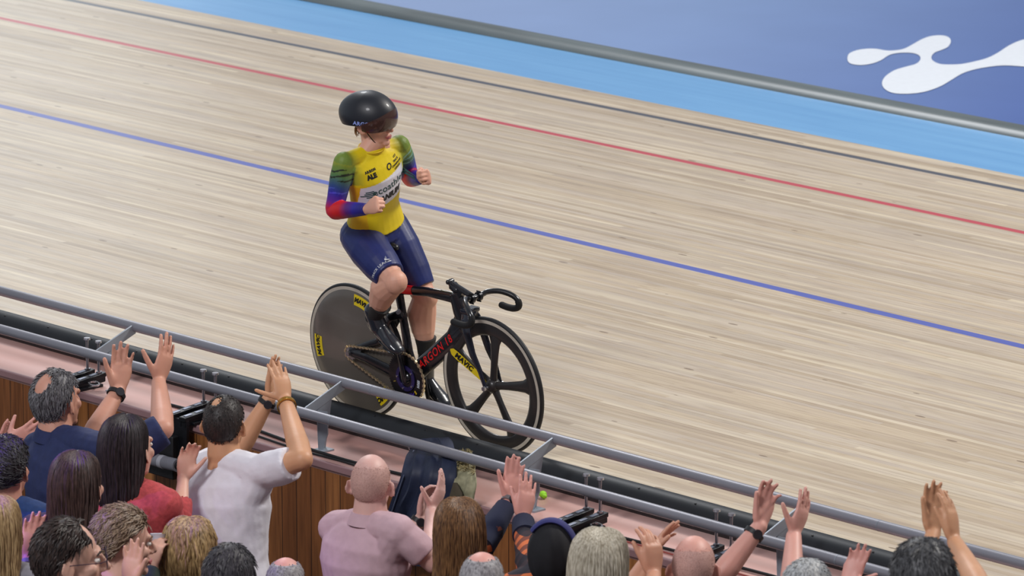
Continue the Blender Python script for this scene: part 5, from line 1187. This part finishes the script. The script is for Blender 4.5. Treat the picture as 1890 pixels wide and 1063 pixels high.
tag(ck, 'olive coat with a pale fur lining hanging beside the navy jacket', 'coat')
rnd = random.Random(9); mb = MB()
for k in range(420):
    j = rnd.randint(0, 12); i = rnd.randint(0, 16); p = g[j][i]; d = Vector((rnd.uniform(-1, 1), rnd.uniform(-1, .2), rnd.uniform(-.4, 1))).normalized()
    mb.tube([p, p+d*.012, p+d*.024+Vector((0, 0, -.004))], [.0022, .0017, .0004], 4)
tag(mb.build('fur_trim', mat('fur_pale', (186, 172, 128), .9, rgb2=(120, 108, 74), scale=60), ck), kind='stuff')
mb = MB(); a = g[18][5]; b = g[30][8]; mb.loft([(a+Vector((0, -.03, 0)), (.012, 0, 0), (0, .01, 0)), (a.lerp(b, .4)+Vector((0, -.035, 0)), (.045, 0, .02), (0, .012, 0)), (b+Vector((-.01, -.03, 0)), (.04, 0, 0), (0, .01, 0)), (b+Vector((-.03, -.03, -.03)), (.01, 0, 0), (0, .006, 0))], 16); mb.build('pocket_flap', mat('olive_dark', (74, 66, 50), .85), ck)
# grey foam sleeve on a bar below the deck
c0 = onY(286, 849, -.83); c1 = onY(328, 859, -.83)
mb = MB(); mb.tube([c0-Vector((.06, 0, 0)), c0.lerp(c1, .5), c1], [.032, .032, .032], 24); pf = mb.build('foam_tube', mat('foam_grey', (112, 112, 120), .8, var=.15, scale=8))
tag(pf, 'short grey foam covered tube sticking out left of the white t-shirt, below the deck', 'tube')
mb = MB(); mb.tube([c1-Vector((.002, 0, 0)), c1+Vector((.012, 0, 0))], [.022, .020], 20); mb.build('end_plug', cab, pf)
mb = MB(); mb.ring(c0.lerp(c1, .35), (1, 0, 0), [(.031, -.014), (.0335, -.014), (.0335, .014), (.031, .014)], 24, (0, 1, 0)); mb.build('band', mat('foam_pale', (160, 160, 168), .7), pf)
mb = MB(); mb.box((c0.x-.02, -.755, c0.z+.02), (.12, 0, 0), (0, .045, 0), (0, 0, .11)); mb.tube([(c0.x-.02, -.79, c0.z), (c0.x-.02, -.85, c0.z)], .02, 12); bx_ = mb.build('control_box', mat('box_black', (20, 20, 23), .5, var=.2), bevel=.006); tag(bx_, 'black box fixed to the wooden wall behind the grey foam tube', 'box')
mb = MB(); c = onZ(1002, 912, .018); mb.ell(c, (.017, 0, 0), (0, .02, 0), (0, 0, .016), 14, 10); mb.ell(c+Vector((.02, -.01, -.004)), (.012, 0, 0), (0, .014, 0), (0, 0, .012), 12, 8); tag(mb.build('lime_tag', mat('lime', (150, 214, 40), .6, var=.15, scale=40)), 'small lime green tag lying on the deck by the rail bracket near the raised hands', 'tag')
